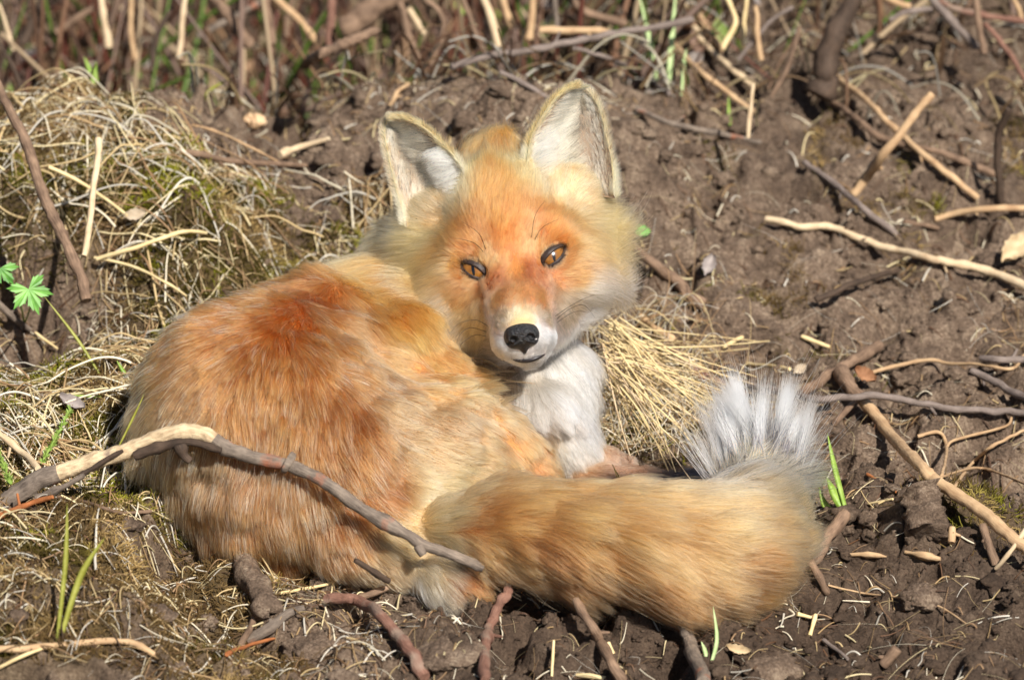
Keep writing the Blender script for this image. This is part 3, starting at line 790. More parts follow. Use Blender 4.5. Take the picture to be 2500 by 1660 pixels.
def coat(p, gi):
    """interpolated coat at points p of part gi"""
    out = {}
    recs = anch[GROUPS[gi]]
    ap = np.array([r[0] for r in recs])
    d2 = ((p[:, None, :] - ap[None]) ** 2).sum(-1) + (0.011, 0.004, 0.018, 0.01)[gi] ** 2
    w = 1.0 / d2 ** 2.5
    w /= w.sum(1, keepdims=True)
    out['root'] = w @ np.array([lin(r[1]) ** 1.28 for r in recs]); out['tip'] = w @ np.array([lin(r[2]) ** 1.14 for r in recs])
    for kk in ('root', 'tip'):
        cc = out[kk]; sat = 1 - cc.min(1) / cc.max(1)
        lum = (cc @ np.array([.35, .55, .10]))[:, None]
        ds_ = .04 if kk == 'tip' else .08
        sc = (1 - (.24 if kk == 'tip' else .42) * np.clip(sat * 1.6, 0, 1))[:, None]
        out[kk] = (cc * (1 - ds_) + lum * ds_) * sc
        if gi == 1: out[kk] = out[kk] * np.stack([np.ones(len(sat)), 1 + .03 * np.clip(sat, 0, .6) - .09 * np.exp(-((sat - .38) / .2) ** 2), 1 - .02 * sat], 1)
        if gi == 0: out[kk] = out[kk] * np.stack([1 - .02 * sat, 1 + .03 * sat, np.ones(len(sat))], 1)
        out[kk] = out[kk] * (1 + (.10 * noise3(p, .04, 403) + .07 * noise3(p, .015, 404) if gi != 1 else .05 * noise3(p, .02, 405)))[:, None]
    out['L'] = w @ np.array([r[3] for r in recs]) / 1000.0
    f2 = np.array([nrm(np.array(r[4], float)) for r in recs])
    f3 = f2[:, :1] * RIGHT + -f2[:, 1:] * UP
    out['flow'] = w @ f3
    if gi == 2:
        tp = catmull([P(*q[:3]) for q in TAIL], 120); tt2 = nrm(np.gradient(tp, axis=0))
        for _ in range(12): tt2[1:-1] = (tt2[:-2] + tt2[1:-1] + tt2[2:]) / 3
        ni = np.argmin(((p[:, None, :] - tp[None]) ** 2).sum(-1), 1)
        sa = ni / 119.0
        k2 = (smooth(.18, .35, sa) * 0.75 * (1 - .8 * smooth(.88, .97, sa)))[:, None]
        out['flow'] = nrm(out['flow']) * (1 - k2) + (nrm(tt2[ni]) + np.array([0, 0, -.12])) * k2
    out['lift'] = w @ np.array([r[5] for r in recs]); out['dark'] = w @ np.array([r[6] for r in recs]); out['var'] = w @ np.array([r[7] for r in recs])
    return out

# skin colour of the body mesh from the same coat
skin = np.zeros((len(FV), 3))
for gi in range(4):
    s_ = np.where(vg == gi)[0]
    for c0 in range(0, len(s_), 20000):
        cc = s_[c0:c0 + 20000]
        ck = coat(V[cc], gi); skin[cc] = (ck['root'] * .5 + ck['tip'] * .5) * 0.95
skin[len(V):] = lin((150, 130, 110))
m, nt, b = new_mat("fox_skin")
at = node(nt, "ShaderNodeAttribute", attribute_name="tint")
nt.links.new(at.outputs["Color"], b.inputs["Base Color"]); b.inputs["Roughness"].default_value = 0.9; b.inputs["Specular IOR Level"].default_value = 0.1
MAT["fox_skin"] = m
body = mesh_obj("body", FV, FQ, MAT["fox_skin"], colors=skin)

def grow(p, n, c, K, rngs, thick=0.00016, clump=0.004, clump_amt=0.65, frizz=0.10, jitter=0.18, warp=0.012, taper=0.85, wild=None):
    """strands rooted at p with normals n lying along c['flow']"""
    N = len(p)
    f = c['flow']; f = f - n * (f * n).sum(1, keepdims=True); f = nrm(f)
    side = np.cross(n, f)
    L = c['L'] * (0.6 + 0.65 * rngs.random(N))
    # broad swirls and fine disorder of the lie
    sw = 0.35 * noise3(p, 0.03, 41) + 0.22 * noise3(p, 0.011, 42)
    ang = sw + jitter * rngs.standard_normal(N)
    f = nrm(f * np.cos(ang)[:, None] + side * np.sin(ang)[:, None])
    lift = c['lift'] * (0.7 + 0.6 * rngs.random(N)) + 0.18 * noise3(p, 0.014, 43)
    lift = np.clip(lift, 0.06, 1.2)
    t = np.linspace(0, 1, K)
    pts = np.zeros((N, K, 3)); pts[:, 0] = p - n * 0.0006
    for k in range(1, K):
        l = lift * (1.45 - 1.15 * t[k])
        dvec = f * np.cos(l)[:, None] + n * np.sin(l)[:, None]
        dvec[:, 2] -= 0.10 * t[k] * (c['L'] / 0.03).clip(0, 1.5)
        if frizz:
            fr = np.stack([noise3(pts[:, k - 1] + L[:, None] * 3, 0.006, 50 + a) for a in range(3)], 1)
            dvec = dvec + frizz * fr
        pts[:, k] = pts[:, k - 1] + nrm(dvec) * (L / (K - 1))[:, None]
    # locks: hairs gather towards the mean strand of their cell
    for size, amt in ((clump, clump_amt), (clump * 2.6, clump_amt * 0.45)):
        q = p + np.stack([noise3(p, size * 2.2, 60 + a) for a in range(3)], 1) * size * 0.8
        key = np.floor(q / size).astype(np.int64)
        key = key[:, 0] * 73856093 ^ key[:, 1] * 19349663 ^ key[:, 2] * 83492791
        _, inv = np.unique(key, return_inverse=True)
        cnt = np.bincount(inv).astype(float)
        for k in range(1, K):
            mean = np.stack([np.bincount(inv, pts[:, k, a]) / cnt for a in range(3)], 1)
            pts[:, k] += amt * t[k] ** 1.4 * (mean[inv] - pts[:, k])
        tone = (0.5 + 0.5 * np.sin(inv * 12.9898)) if size == clump else tone
    # colour
    if wild is not None:
        w_ = wild(p)
        k_ = np.linspace(0, 1, K) ** 1.6
        rnd = rngs.standard_normal((N, 3)) * 0.010
        pts += w_[:, None, None] * k_[None, :, None] * rnd[:, None, :]
    br = 1 + c['var'] * rngs.standard_normal(N) * 1.2 + 0.16 * (tone - 0.5)
    con = np.clip((c['tip'] - c['root']).sum(1) / 0.9, 0, 1)
    streak = (1 - con) + con * (0.25 + 1.0 * smooth(.45, .75, tone + .25 * rngs.standard_normal(N)))
    tt_ = np.clip(t[None, :, None] ** 1.1 * streak[:, None, None], 0, 1)
    colr = c['root'][:, None, :] * (1 - tt_) + c['tip'][:, None, :] * tt_
    colr = colr * np.clip(br, 0.55, 1.5)[:, None, None]
    dk = rngs.random(N) < c['dark']
    colr[dk] = colr[dk] * (0.12 + 0.5 * (t[None, :, None] > 0.75)) * np.array([0.85, 0.9, 1.05])
    rad = thick * (1 - taper * t[None, :] ** 2.0) * (0.75 + 0.5 * rngs.random(N))[:, None]
    return pts, rad, np.clip(colr, 0.002, 0.93)

T3 = np.concatenate([Q[:, [0, 1, 2]], Q[:, [0, 2, 3]]])
triA = 0.5 * np.linalg.norm(np.cross(V[T3[:, 1]] - V[T3[:, 0]], V[T3[:, 2]] - V[T3[:, 0]]), axis=1)
tg = vg[T3[:, 0]]
tc_ = V[T3].mean(1); tn = nrm(NV[T3].mean(1))
facing = (tn * nrm(CAM - tc_)).sum(1)
vis = np.where(facing > -0.25, 1.0, 0.22)
vis[tc_[:, 2] < ground_z(tc_[:, 0], tc_[:, 1]) - 0.004] = 0
def eye_block(p):
    ok = np.ones(len(p), bool)
    for E in EYES:
        q = p - E['front']
        x = q @ E['a1'] / (E['half'] * 1.18); y = q @ E['a2'] / (r_(5) + r_(13) * np.clip(1 - x * x, 0, 1) ** 0.6)
        ok &= (np.abs(x) > 1) | (np.abs(y) > 1) | (q @ E['out'] < -E['R'] * 1.6)
    q = p - H(-9, -178, 168)
    ok &= ((q @ HR) / r_(37)) ** 2 + ((q @ HU) / r_(33)) ** 2 > 1
    return ok
def roots(gi, n, extra=None):
    w = triA * vis * (tg == gi)
    if extra is not None: w = w * extra
    w = w / w.sum()
    k = RNG.choice(len(T3), n, p=w)
    a = RNG.random((n, 2)); fl = a.sum(1) > 1; a[fl] = 1 - a[fl]
    t3 = T3[k]
    p = V[t3[:, 0]] + (V[t3[:, 1]] - V[t3[:, 0]]) * a[:, :1] + (V[t3[:, 2]] - V[t3[:, 0]]) * a[:, 1:]
    n_ = nrm(NV[t3[:, 0]] * (1 - a.sum(1))[:, None] + NV[t3[:, 1]] * a[:, :1] + NV[t3[:, 2]] * a[:, 1:])
    if gi == 1:
        ok = eye_block(p); p = p[ok]; n_ = n_[ok]
    return p, n_
def coat_chunks(p, gi):
    parts = [coat(p[i:i + 20000], gi) for i in range(0, len(p), 20000)]
    return {k: np.concatenate([q[k] for q in parts]) for k in parts[0]}

FUR_SCALE = 1.0
def fur(name, gi, n, K, label=None, extra=None, **kw):
    p, n_ = roots(gi, int(n * FUR_SCALE), extra)
    c = coat_chunks(p, gi)
    pts, rad, colr = grow(p, n_, c, K, RNG, **kw)
    return pts, rad, colr
hd = ((tc_ - HO) @ HW) * PPM          # how far forward on the head
face_w = np.where(hd > -110, 3.0, 1.0) * np.where(hd > 10, 1.8, 1.0)
fu = strands_obj("body_fur", *fur("body_fur", 0, 190000, 8, thick=0.00015, clump=0.0042, clump_amt=0.62, frizz=0.14, jitter=0.26), MAT["fur"], body)
cz_ = np.exp(-((tc_ - P(1350, 930, 80)) ** 2).sum(1) / 0.045 ** 2) + np.exp(-((tc_ - P(1380, 1040, 90)) ** 2).sum(1) / 0.03 ** 2)
p_, n_ = roots(0, 16000, cz_); c_ = coat_chunks(p_, 0); c_['L'] = c_['L'] * 1.1; c_['lift'] = c_['lift'] + .08
fu = strands_obj("chest_fur", *grow(p_, n_, c_, 9, RNG, thick=0.00018, clump=0.009, clump_amt=0.85, frizz=0.16, jitter=0.30), MAT["fur"], body)
hz_ = np.exp(-((tc_ - P(650, 1080, -360)) ** 2).sum(1) / 0.085 ** 2) + .8 * np.exp(-((tc_ - P(780, 1300, -450)) ** 2).sum(1) / 0.05 ** 2)
p_, n_ = roots(0, 7500, hz_); c_ = coat_chunks(p_, 0)
c_['L'] = c_['L'] * 1.12; c_['lift'] = c_['lift'] * .9 + .12; c_['tip'] = np.tile(lin((252, 226, 178)), (len(p_), 1)); c_['root'] = c_['root'] * .8
fu = strands_obj("guard_hair", *grow(p_, n_, c_, 8, RNG, thick=0.00019, clump=0.0042, clump_amt=0.85, frizz=0.08, jitter=0.2), MAT["fur"], body)
fu = strands_obj("head_fur", *fur("head_fur", 1, 170000, 7, extra=face_w, thick=0.00011, clump=0.0030, clump_amt=0.32, frizz=0.06, jitter=0.18), MAT["fur"], body)
tipd = lambda p: smooth(0.050, 0.022, np.linalg.norm(p - P(1850, 1180, -240), axis=1))
tw_ = tipd(tc_)
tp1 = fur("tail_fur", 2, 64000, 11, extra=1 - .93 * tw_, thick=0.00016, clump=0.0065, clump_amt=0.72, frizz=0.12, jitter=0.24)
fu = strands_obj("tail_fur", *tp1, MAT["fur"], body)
p_, n_ = roots(2, 5200, tw_ ** 4 * np.where((tn @ UP) > -.35, 1.0, 0.05))
pc_ = P(1855, 1190, -250)
sx_ = np.clip(((p_ - pc_) @ RIGHT) / .030 + RNG.normal(0, .22, len(p_)), -1.3, 1.3)
q_ = np.floor(p_ / .014 + noise3(p_, .02, 410)[:, None] * .8).astype(np.int64); key_ = q_[:, 0] * 73856093 ^ q_[:, 1] * 19349663 ^ q_[:, 2] * 83492791
_, inv_ = np.unique(key_, return_inverse=True)
cl_ = np.random.default_rng(9).normal(0, 1, (inv_.max() + 1, 4))[inv_]
cx_ = (np.bincount(inv_, sx_) / np.bincount(inv_))[inv_]
an_ = cx_ * .42 + cl_[:, 0] * .24 - .02
dir_ = nrm(UP * np.cos(an_)[:, None] + RIGHT * np.sin(an_)[:, None] + FWD * (.10 + .16 * cl_[:, 1])[:, None] + RNG.normal(0, .10, (len(p_), 3)))
Lt_ = (.046 + .016 * np.abs(cx_) + 0.011 * np.clip(cl_[:, 2], -1.2, 1.5)) * RNG.uniform(.6, 1.15, len(p_))
K_ = 10; tt_2 = np.linspace(0, 1, K_)
cm_ = np.stack([np.bincount(inv_, p_[:, a]) / np.bincount(inv_) for a in range(3)], 1)[inv_]
crv = RNG.normal(0, .10, (len(p_), 3)) + np.stack([np.sign(cx_) * .10, np.zeros(len(p_)), np.full(len(p_), -.04)], 1)
pts_ = p_[:, None] + (dir_[:, None] * tt_2[None, :, None] + crv[:, None] * (tt_2 ** 2.2)[None, :, None]) * Lt_[:, None, None]
pts_ += ((cm_ - p_)[:, None] * (.75 * np.sin(np.pi * np.minimum(tt_2 * .75, .5)))[None, :, None])
dm_ = nrm(np.stack([np.bincount(inv_, dir_[:, a]) for a in range(3)], 1))[inv_]; lm_ = (np.bincount(inv_, Lt_) / np.bincount(inv_))[inv_]
main_ = cm_[:, None] + (dm_[:, None] * tt_2[None, :, None]) * (lm_ * 1.1)[:, None, None]
pts_ += (main_ - pts_) * (.58 * tt_2 ** .9)[None, :, None] * (RNG.random(len(p_)) < .75)[:, None, None]
dkz = (RNG.random(len(p_)) < .30) | ((cl_[:, 3] > 1.0) & (RNG.random(len(p_)) < .7))
c0_ = lin((246, 212, 158)) ** 1.15; c1_ = lin((248, 243, 234)); cd_ = lin((58, 54, 58))
col_ = c0_ * (1 - smooth(.12, .5, tt_2))[None, :, None] + c1_ * smooth(.12, .5, tt_2)[None, :, None] + np.zeros((len(p_), 1, 1))
col_[dkz] = (col_ * (1 - (smooth(.0, .15, tt_2) * (1 - smooth(.45, .8, tt_2)))[None, :, None]) + cd_ * (smooth(.0, .15, tt_2) * (1 - smooth(.45, .8, tt_2)))[None, :, None])[dkz]
fu = strands_obj("tail_tip_fur", pts_, .00016 * (1 - .8 * tt_2 ** 2)[None] * RNG.uniform(.7, 1.3, len(p_))[:, None], np.clip(col_, .01, .93), MAT["fur"], body)
# coarser guard hairs over the brush and the ruff
p_, n_ = roots(2, 5000, 1 - .95 * tw_); c_ = coat_chunks(p_, 2); c_['L'] *= 1.15; c_['tip'] = c_['tip'] * RNG.uniform(.45, 1.2, len(p_))[:, None]; c_['root'] = c_['root'] * .75
fu = strands_obj("tail_guard_hair", *grow(p_, n_, c_, 10, RNG, thick=0.00022, clump=0.008, clump_amt=0.6, frizz=0.10, jitter=0.2), MAT["fur"], body)
p_, n_ = roots(1, 6000, np.where(hd > -20, .15, 1.0)); c_ = coat_chunks(p_, 1); c_['L'] *= 1.2; c_['lift'] = c_['lift'] + .08
fu = strands_obj("head_guard_hair", *grow(p_, n_, c_, 8, RNG, thick=0.00018, clump=0.005, clump_amt=0.6, frizz=0.08, jitter=0.2), MAT["fur"], body)
fu = strands_obj("foreleg_fur", *fur("foreleg_fur", 3, 9000, 6, thick=0.00014, clump=0.003, clump_amt=0.4, frizz=0.05), MAT["fur"], body)
body.parent = fox
body.matrix_parent_inverse = Matrix.Translation(-fox.location)

# --- ear fur
for E in (EAR_L, EAR_R):
    sg = E['sgn']
    N = 20000
    s = RNG.random(N) ** 0.9 * 0.99; t = RNG.random(N)
    # more roots along the rims
    rim = RNG.random(N) < 0.42
    t = np.where(rim, np.where(RNG.random(N) < 0.5, 0.07 * RNG.random(N), 1 - 0.06 * RNG.random(N)), t)
    p = ear_point(E, s, t)
    e_ = 0.01
    ds = ear_point(E, np.clip(s + e_, 0, 1), t) - ear_point(E, np.clip(s - e_, 0, 1), t)
    dt = ear_point(E, s, np.clip(t + e_, 0, 1)) - ear_point(E, s, np.clip(t - e_, 0, 1))
    nn = nrm(np.cross(ds, dt)); nn = np.where(((nn @ HW) < 0)[:, None], -nn, nn)
    ds = nrm(ds); dt = nrm(dt)
    inner = (t < 0.5)
    flow = np.where(inner[:, None], dt * 0.8 + ds * 0.45, ds * 0.9 - dt * 0.25)
    flow = np.where((t < 0.07)[:, None] | (t > 0.94)[:, None], ds * 0.8 + dt * np.where(t < .5, -.35, .35)[:, None] + nn * 0.1, flow)
    core = np.exp(-((t - 0.60) / 0.25) ** 2 - ((s - 0.47) / 0.30) ** 2)
    yell = lin((240, 212, 156)); dk = lin((40, 36, 34)); wh = lin((226, 214, 190))
    wh = wh ** 1.3; yell = yell ** 1.3; base = wh[None] * (1 - core[:, None]) + dk[None] * core[:, None]
    k_ = np.clip(np.maximum(smooth(0.10, 0.0, t), smooth(0.93, 1.0, t)) + smooth(0.86, 1.0, s), 0, 1)[:, None]
    base = base * (1 - k_) + yell * k_
    k_ = smooth(0.22, 0.0, s)[:, None]; base = base * (1 - k_) + lin((244, 222, 176)) * k_
    L = np.where(t < 0.07, 0.0065, np.where(t > 0.94, 0.006, np.where(inner, 0.026, 0.012))) * (1 - 0.5 * s)
    L = L * (1 - 0.4 * core)
    c = dict(root=base * 0.85, tip=base, L=L, flow=flow, lift=np.full(N, 0.32), dark=np.where(inner, 0.05, 0.10) * (1 - smooth(.85, .95, np.abs(2 * t - 1))), var=np.full(N, .12))
    strands_obj("ear_fur", *grow(p, nn, c, 6, RNG, thick=0.00013, clump=0.0030, clump_amt=0.5, frizz=0.05, jitter=0.15), MAT["fur"], body)
    # long cream tufts sweeping over the opening from the inner rim
    N = 1100
    s = RNG.random(N) * 0.38; t = 0.02 + 0.20 * RNG.random(N)
    p = ear_point(E, s, t)
    ds = nrm(ear_point(E, np.clip(s + e_, 0, 1), t) - ear_point(E, np.clip(s - e_, 0, 1), t)); dt = nrm(ear_point(E, s, np.clip(t + .3, 0, 1)) - p)
    cb = np.tile(lin((250, 238, 212)) ** 1.2, (N, 1))
    c = dict(root=cb * .9, tip=cb, L=0.018 * (1 - .5 * s), flow=dt * .85 + ds * (.15 + .5 * s)[:, None], lift=np.full(N, .30), dark=np.full(N, .04), var=np.full(N, .08))
    strands_obj("ear_tuft", *grow(p, np.tile(nrm(HW * 1.0 + HU * .1), (N, 1)), c, 8, RNG, thick=0.00012, clump=.007, clump_amt=.6, jitter=.38, frizz=.10), MAT["fur"], body)
    # velvet rim
    N = 12000
    s = RNG.random(N); side_ = RNG.random(N) < 0.5
    tipz = RNG.random(N) < 0.12
    t = np.where(side_, 0.07 * RNG.random(N) ** 1.5, 1 - 0.06 * RNG.random(N) ** 1.5)
    s = np.where(tipz, 1.0, s); t = np.where(tipz, RNG.random(N), t)
    p = ear_point(E, s, t) + FWD * (RNG.random(N) * 0.0022)[:, None]
    ds = nrm(ear_point(E, np.clip(s + e_, 0, 1), t) - ear_point(E, np.clip(s - e_, 0, 1), t))
    dt = nrm(ear_point(E, s, np.ones(N)) - ear_point(E, s, np.zeros(N)) + 1e-9)
    outw = np.where((t < 0.5)[:, None], -dt, dt)
    flow = ds * 0.75 + outw * 0.45; flow[tipz] = ds[tipz]
    cb = np.where((RNG.random(N) < 0.16)[:, None], lin((120, 90, 60)), np.where(side_[:, None], lin((236, 204, 146)), lin((238, 216, 176)))) ** 1.35
    cb[s < 0.25] = lin((244, 222, 180)) ** 1.3
    c = dict(root=cb * .7, tip=cb, L=np.full(N, .0085) * (1 - .3 * s), flow=flow, lift=np.full(N, .45), dark=np.zeros(N), var=np.full(N, .1))
    strands_obj("ear_rim_fur", *grow(p, np.tile(HW, (N, 1)), c, 5, RNG, thick=0.00012, clump=.002, clump_amt=.25, jitter=.45), MAT["fur"], body)
    # dark short fur on the back of the ear
    N = 4000
    s = RNG.random(N) * 0.92; t = RNG.random(N)
    p = ear_point(E, s, t, 26); ds = nrm(ear_point(E, np.clip(s + e_, 0, 1), t) - ear_point(E, np.clip(s - e_, 0, 1), t))
    nn2 = np.tile(FWD, (N, 1)); cb = np.tile(lin((70, 54, 44)), (N, 1))
    c = dict(root=cb, tip=cb * 1.4, L=np.full(N, .006), flow=ds, lift=np.full(N, .25), dark=np.zeros(N), var=np.full(N, .1))
    strands_obj("ear_back_fur", *grow(p, nn2, c, 5, RNG, thick=0.00016), MAT["fur"], body)

# --- eyes
def eye_mat():
    m, nt, b = new_mat("fox_eye")
    uv = node(nt, "ShaderNodeUVMap")        # u, v = position across the eye in iris radii
    sx_ = node(nt, "ShaderNodeSeparateXYZ"); nt.links.new(uv.outputs[0], sx_.inputs[0])
    ln = node(nt, "ShaderNodeVectorMath", operation='LENGTH'); nt.links.new(uv.outputs[0], ln.inputs[0])
    rp = node(nt, "ShaderNodeValToRGB")
    e = rp.color_ramp.elements
    e[0].position = 0.0; e[0].color = list(lin((110, 68, 22))) + [1]
    e[1].position = 1.0; e[1].color = list(lin((26, 18, 14))) + [1]
    q = e.new(0.30); q.color = list(lin((140, 92, 34))) + [1]
    q = e.new(0.44); q.color = list(lin((104, 64, 22))) + [1]
    q = e.new(0.50); q.color = list(lin((40, 26, 16))) + [1]
    md = node(nt, "ShaderNodeMath", operation='MULTIPLY'); md.inputs[1].default_value = 0.5
    nt.links.new(ln.outputs["Value"], md.inputs[0]); nt.links.new(md.outputs[0], rp.inputs[0])
    # radial fibres
    an_ = node(nt, "ShaderNodeMath", operation='ARCTAN2'); nt.links.new(sx_.outputs[1], an_.inputs[0]); nt.links.new(sx_.outputs[0], an_.inputs[1])
    cb = node(nt, "ShaderNodeCombineXYZ"); nt.links.new(an_.outputs[0], cb.inputs[0]); nt.links.new(ln.outputs["Value"], cb.inputs[1])
    nz = node(nt, "ShaderNodeTexNoise"); nz.inputs["Scale"].default_value = 7; nz.inputs["Detail"].default_value = 3
    mpp = node(nt, "ShaderNodeMapping"); mpp.inputs["Scale"].default_value = (2.2, 0.35, 1); nt.links.new(cb.outputs[0], mpp.inputs[0]); nt.links.new(mpp.outputs[0], nz.inputs["Vector"])
    mr = node(nt, "ShaderNodeMapRange"); mr.inputs[1].default_value = 0.3; mr.inputs[2].default_value = 0.7; mr.inputs[3].default_value = 0.6; mr.inputs[4].default_value = 1.25
    nt.links.new(nz.outputs[0], mr.inputs[0])
    mul = node(nt, "ShaderNodeVectorMath", operation='SCALE'); nt.links.new(rp.outputs[0], mul.inputs[0]); nt.links.new(mr.outputs[0], mul.inputs["Scale"])
    # slit pupil
    px_ = node(nt, "ShaderNodeMath", operation='MULTIPLY'); px_.inputs[1].default_value = 6.5; nt.links.new(sx_.outputs[0], px_.inputs[0])
    py_ = node(nt, "ShaderNodeMath", operation='MULTIPLY'); py_.inputs[1].default_value = 1.7; nt.links.new(sx_.outputs[1], py_.inputs[0])
    p2 = node(nt, "ShaderNodeCombineXYZ"); nt.links.new(px_.outputs[0], p2.inputs[0]); nt.links.new(py_.outputs[0], p2.inputs[1])
    pl = node(nt, "ShaderNodeVectorMath", operation='LENGTH'); nt.links.new(p2.outputs[0], pl.inputs[0])
    pr = node(nt, "ShaderNodeValToRGB"); pr.color_ramp.elements[0].position = 0.85; pr.color_ramp.elements[1].position = 1.0
    nt.links.new(pl.outputs["Value"], pr.inputs[0])
    mx = node(nt, "ShaderNodeMix", data_type='RGBA'); nt.links.new(pr.outputs[0], mx.inputs[0]); mx.inputs[6].default_value = (0.004, 0.004, 0.005, 1); nt.links.new(mul.outputs[0], mx.inputs[7])
    nt.links.new(mx.outputs[2], b.inputs["Base Color"])
    b.inputs["Roughness"].default_value = 0.25; b.inputs["Coat Weight"].default_value = 0.6; b.inputs["Coat Roughness"].default_value = 0.02
    return m
MAT["eye"] = eye_mat()
MAT["lid"] = mat_plain("eyelid", (34, 26, 24), 0.5, 0.35, ((58, 44, 38), 300), 0.3)
MAT["nose"] = mat_plain("nose_leather", (14, 13, 14), 0.33, 0.5, ((26, 24, 25), 200), 0.8, 900, coat=0.25)
MAT["mouth"] = mat_plain("lip_skin", (30, 24, 24), 0.45, 0.5)
MAT["whisker"] = mat_plain("whisker", (40, 30, 24), 0.4, 0.4)
MAT["claw"] = mat_plain("claw", (120, 100, 86), 0.4, 0.4)

for E in EYES:
    nu, nv = 40, 24
    vs = []; uvs = []; IR = r_(27)
    for j in range(nv + 1):
        ph = math.pi * 0.62 * j / nv
        for i in range(nu):
            th = 2 * math.pi * i / nu
            q = E['out'] * math.cos(ph) + (E['a1'] * math.cos(th) + E['a2'] * math.sin(th)) * math.sin(ph)
            bulge = 1 + 0.03 * max(0, 1 - (ph / 0.55) ** 2)
            pt = E['c'] + q * E['R'] * bulge
            vs.append(pt)
            rel = pt - E['front']
            uvs.append(((rel @ HR) / IR, (rel @ HU) / IR))
    fs = np.array([[j * nu + i, j * nu + (i + 1) % nu, (j + 1) * nu + (i + 1) % nu, (j + 1) * nu + i] for j in range(nv) for i in range(nu)])[:, ::-1]
    eo = mesh_obj("eye", np.array(vs), fs, MAT["eye"], fox, uvs=np.array(uvs))
    eo.matrix_parent_inverse = Matrix.Translation(-fox.location)
    # dark rim of the lids, almond shaped, hugging the ball
    M_ = 56; rings = []
    for (gr, lift_) in ((0.0, -0.6), (0.0, 0.8), (2.0, 2.2), (5.0, 2.6), (11.0, 2.2), (20.0, 0.0), (34.0, -16.0)):
        ring = []
        for i in range(M_):
            th = 2 * math.pi * i / M_
            x = math.cos(th); y = math.sin(th)
            hx = abs(x) ** 0.9 * np.sign(x)
            prof = max(0.0, 1 - abs(hx) ** 1.7) ** 0.85
            ya = (r_(8.0) if y > 0 else -r_(12.0)) * prof
            xx = E['half'] * 1.0 * hx; yy = ya
            if hx < 0: yy -= r_(5.0) * hx * hx           # tear corner dips
            nx2 = x * 0.9; ny2 = y if abs(y) > 1e-6 else 0
            lg = lift_ + (2.5 if (y > 0 and gr in (2.0, 5.0, 11.0)) else 0)
            xx += r_(gr) * nx2; yy += r_(gr) * ny2
            rr = math.hypot(xx, yy)
            z_ = math.sqrt(max(E['R'] ** 2 - min(rr, E['R'] * 0.93) ** 2, 0)) + r_(lg) + r_(1.2)
            ring.append(E['c'] + E['a1'] * xx + E['a2'] * yy + E['out'] * z_)
        rings.append(ring)
    vs = np.array(rings).reshape(-1, 3)
    fs = np.array([[k * M_ + i, k * M_ + (i + 1) % M_, (k + 1) * M_ + (i + 1) % M_, (k + 1) * M_ + i] for k in range(len(rings) - 1) for i in range(M_)])
    lo_ = mesh_obj("eyelid", vs, fs, MAT["lid"], eo)

    # fur growing on the outer lids
    N = 2600
    th = RNG.uniform(0, 2 * np.pi, N); y0_ = np.sin(th); gr = np.where(y0_ > 0, RNG.uniform(6.0, 34, N), RNG.uniform(4.0, 34, N))
    x = np.cos(th); y = np.sin(th); hx = np.abs(x) ** .9 * np.sign(x); prof = np.maximum(0, 1 - np.abs(hx) ** 1.7) ** .85
    xx = E['half'] * hx + r_(gr) * x * .9; yy = np.where(y > 0, r_(8.0), -r_(12.0)) * prof - np.where(hx < 0, r_(5.0) * hx * hx, 0) + r_(gr) * y
    rr = np.hypot(xx, yy)
    z_ = np.sqrt(np.maximum(E['R'] ** 2 - np.minimum(rr, E['R'] * .93) ** 2, 0)) + r_(np.interp(gr, [7, 11, 20, 34], [2.4, 2.2, 0, -16])) + r_(1.2)
    p = E['c'] + E['a1'] * xx[:, None] + E['a2'] * yy[:, None] + E['out'] * z_[:, None]
    c = coat_chunks(p, 1)
    rad_ = E['a1'] * (x * .8)[:, None] + E['a2'] * y[:, None]
    c['flow'] = nrm(rad_) * .75 + nrm(c['flow']) * .5
    c['L'] = np.full(N, .0055); c['lift'] = np.full(N, .28)
    strands_obj("lid_fur", *grow(p, nrm(np.tile(E['out'], (N, 1)) + .3 * rad_), c, 6, RNG, thick=.00011, clump=.002, clump_amt=.3, frizz=.04, jitter=.12), MAT["fur"], lo_)

# --- nose
FN = Field(H(-9, -180, 150) - 0.03, H(-9, -180, 150) + 0.03, 0.0007)
NC = lambda u, v, w: H(-9 + u, -176 + v, w)
FN.ell(NC(0, 8, 146), AXH, (r_(43), r_(31), r_(48)), 0.004)
FN.ell(NC(-19, -5, 158), AXH, (r_(24), r_(27), r_(34)), 0.003); FN.ell(NC(19, -5, 158), AXH, (r_(24), r_(27), r_(34)), 0.003)
FN.cone(NC(0, -10, 164), NC(0, -42, 142), r_(21), r_(8), 0.003)
for sg in (-1, 1):
    FN.ell(NC(sg * 21, -9, 196), AXH, (r_(10.5), r_(8.5), r_(20)), 0.0012, sub=True)
    FN.ell(NC(sg * 35, -17, 184), AXH, (r_(13), r_(4.5), r_(20)), 0.001, sub=True)
FN.ell(NC(0, -24, 194), AXH, (r_(2.0), r_(18), r_(10)), 0.001, sub=True)
nv_, nq_ = FN.mesh()
no = mesh_obj("nose", nv_, nq_, MAT["nose"], fox); no.matrix_parent_inverse = Matrix.Translation(-fox.location)

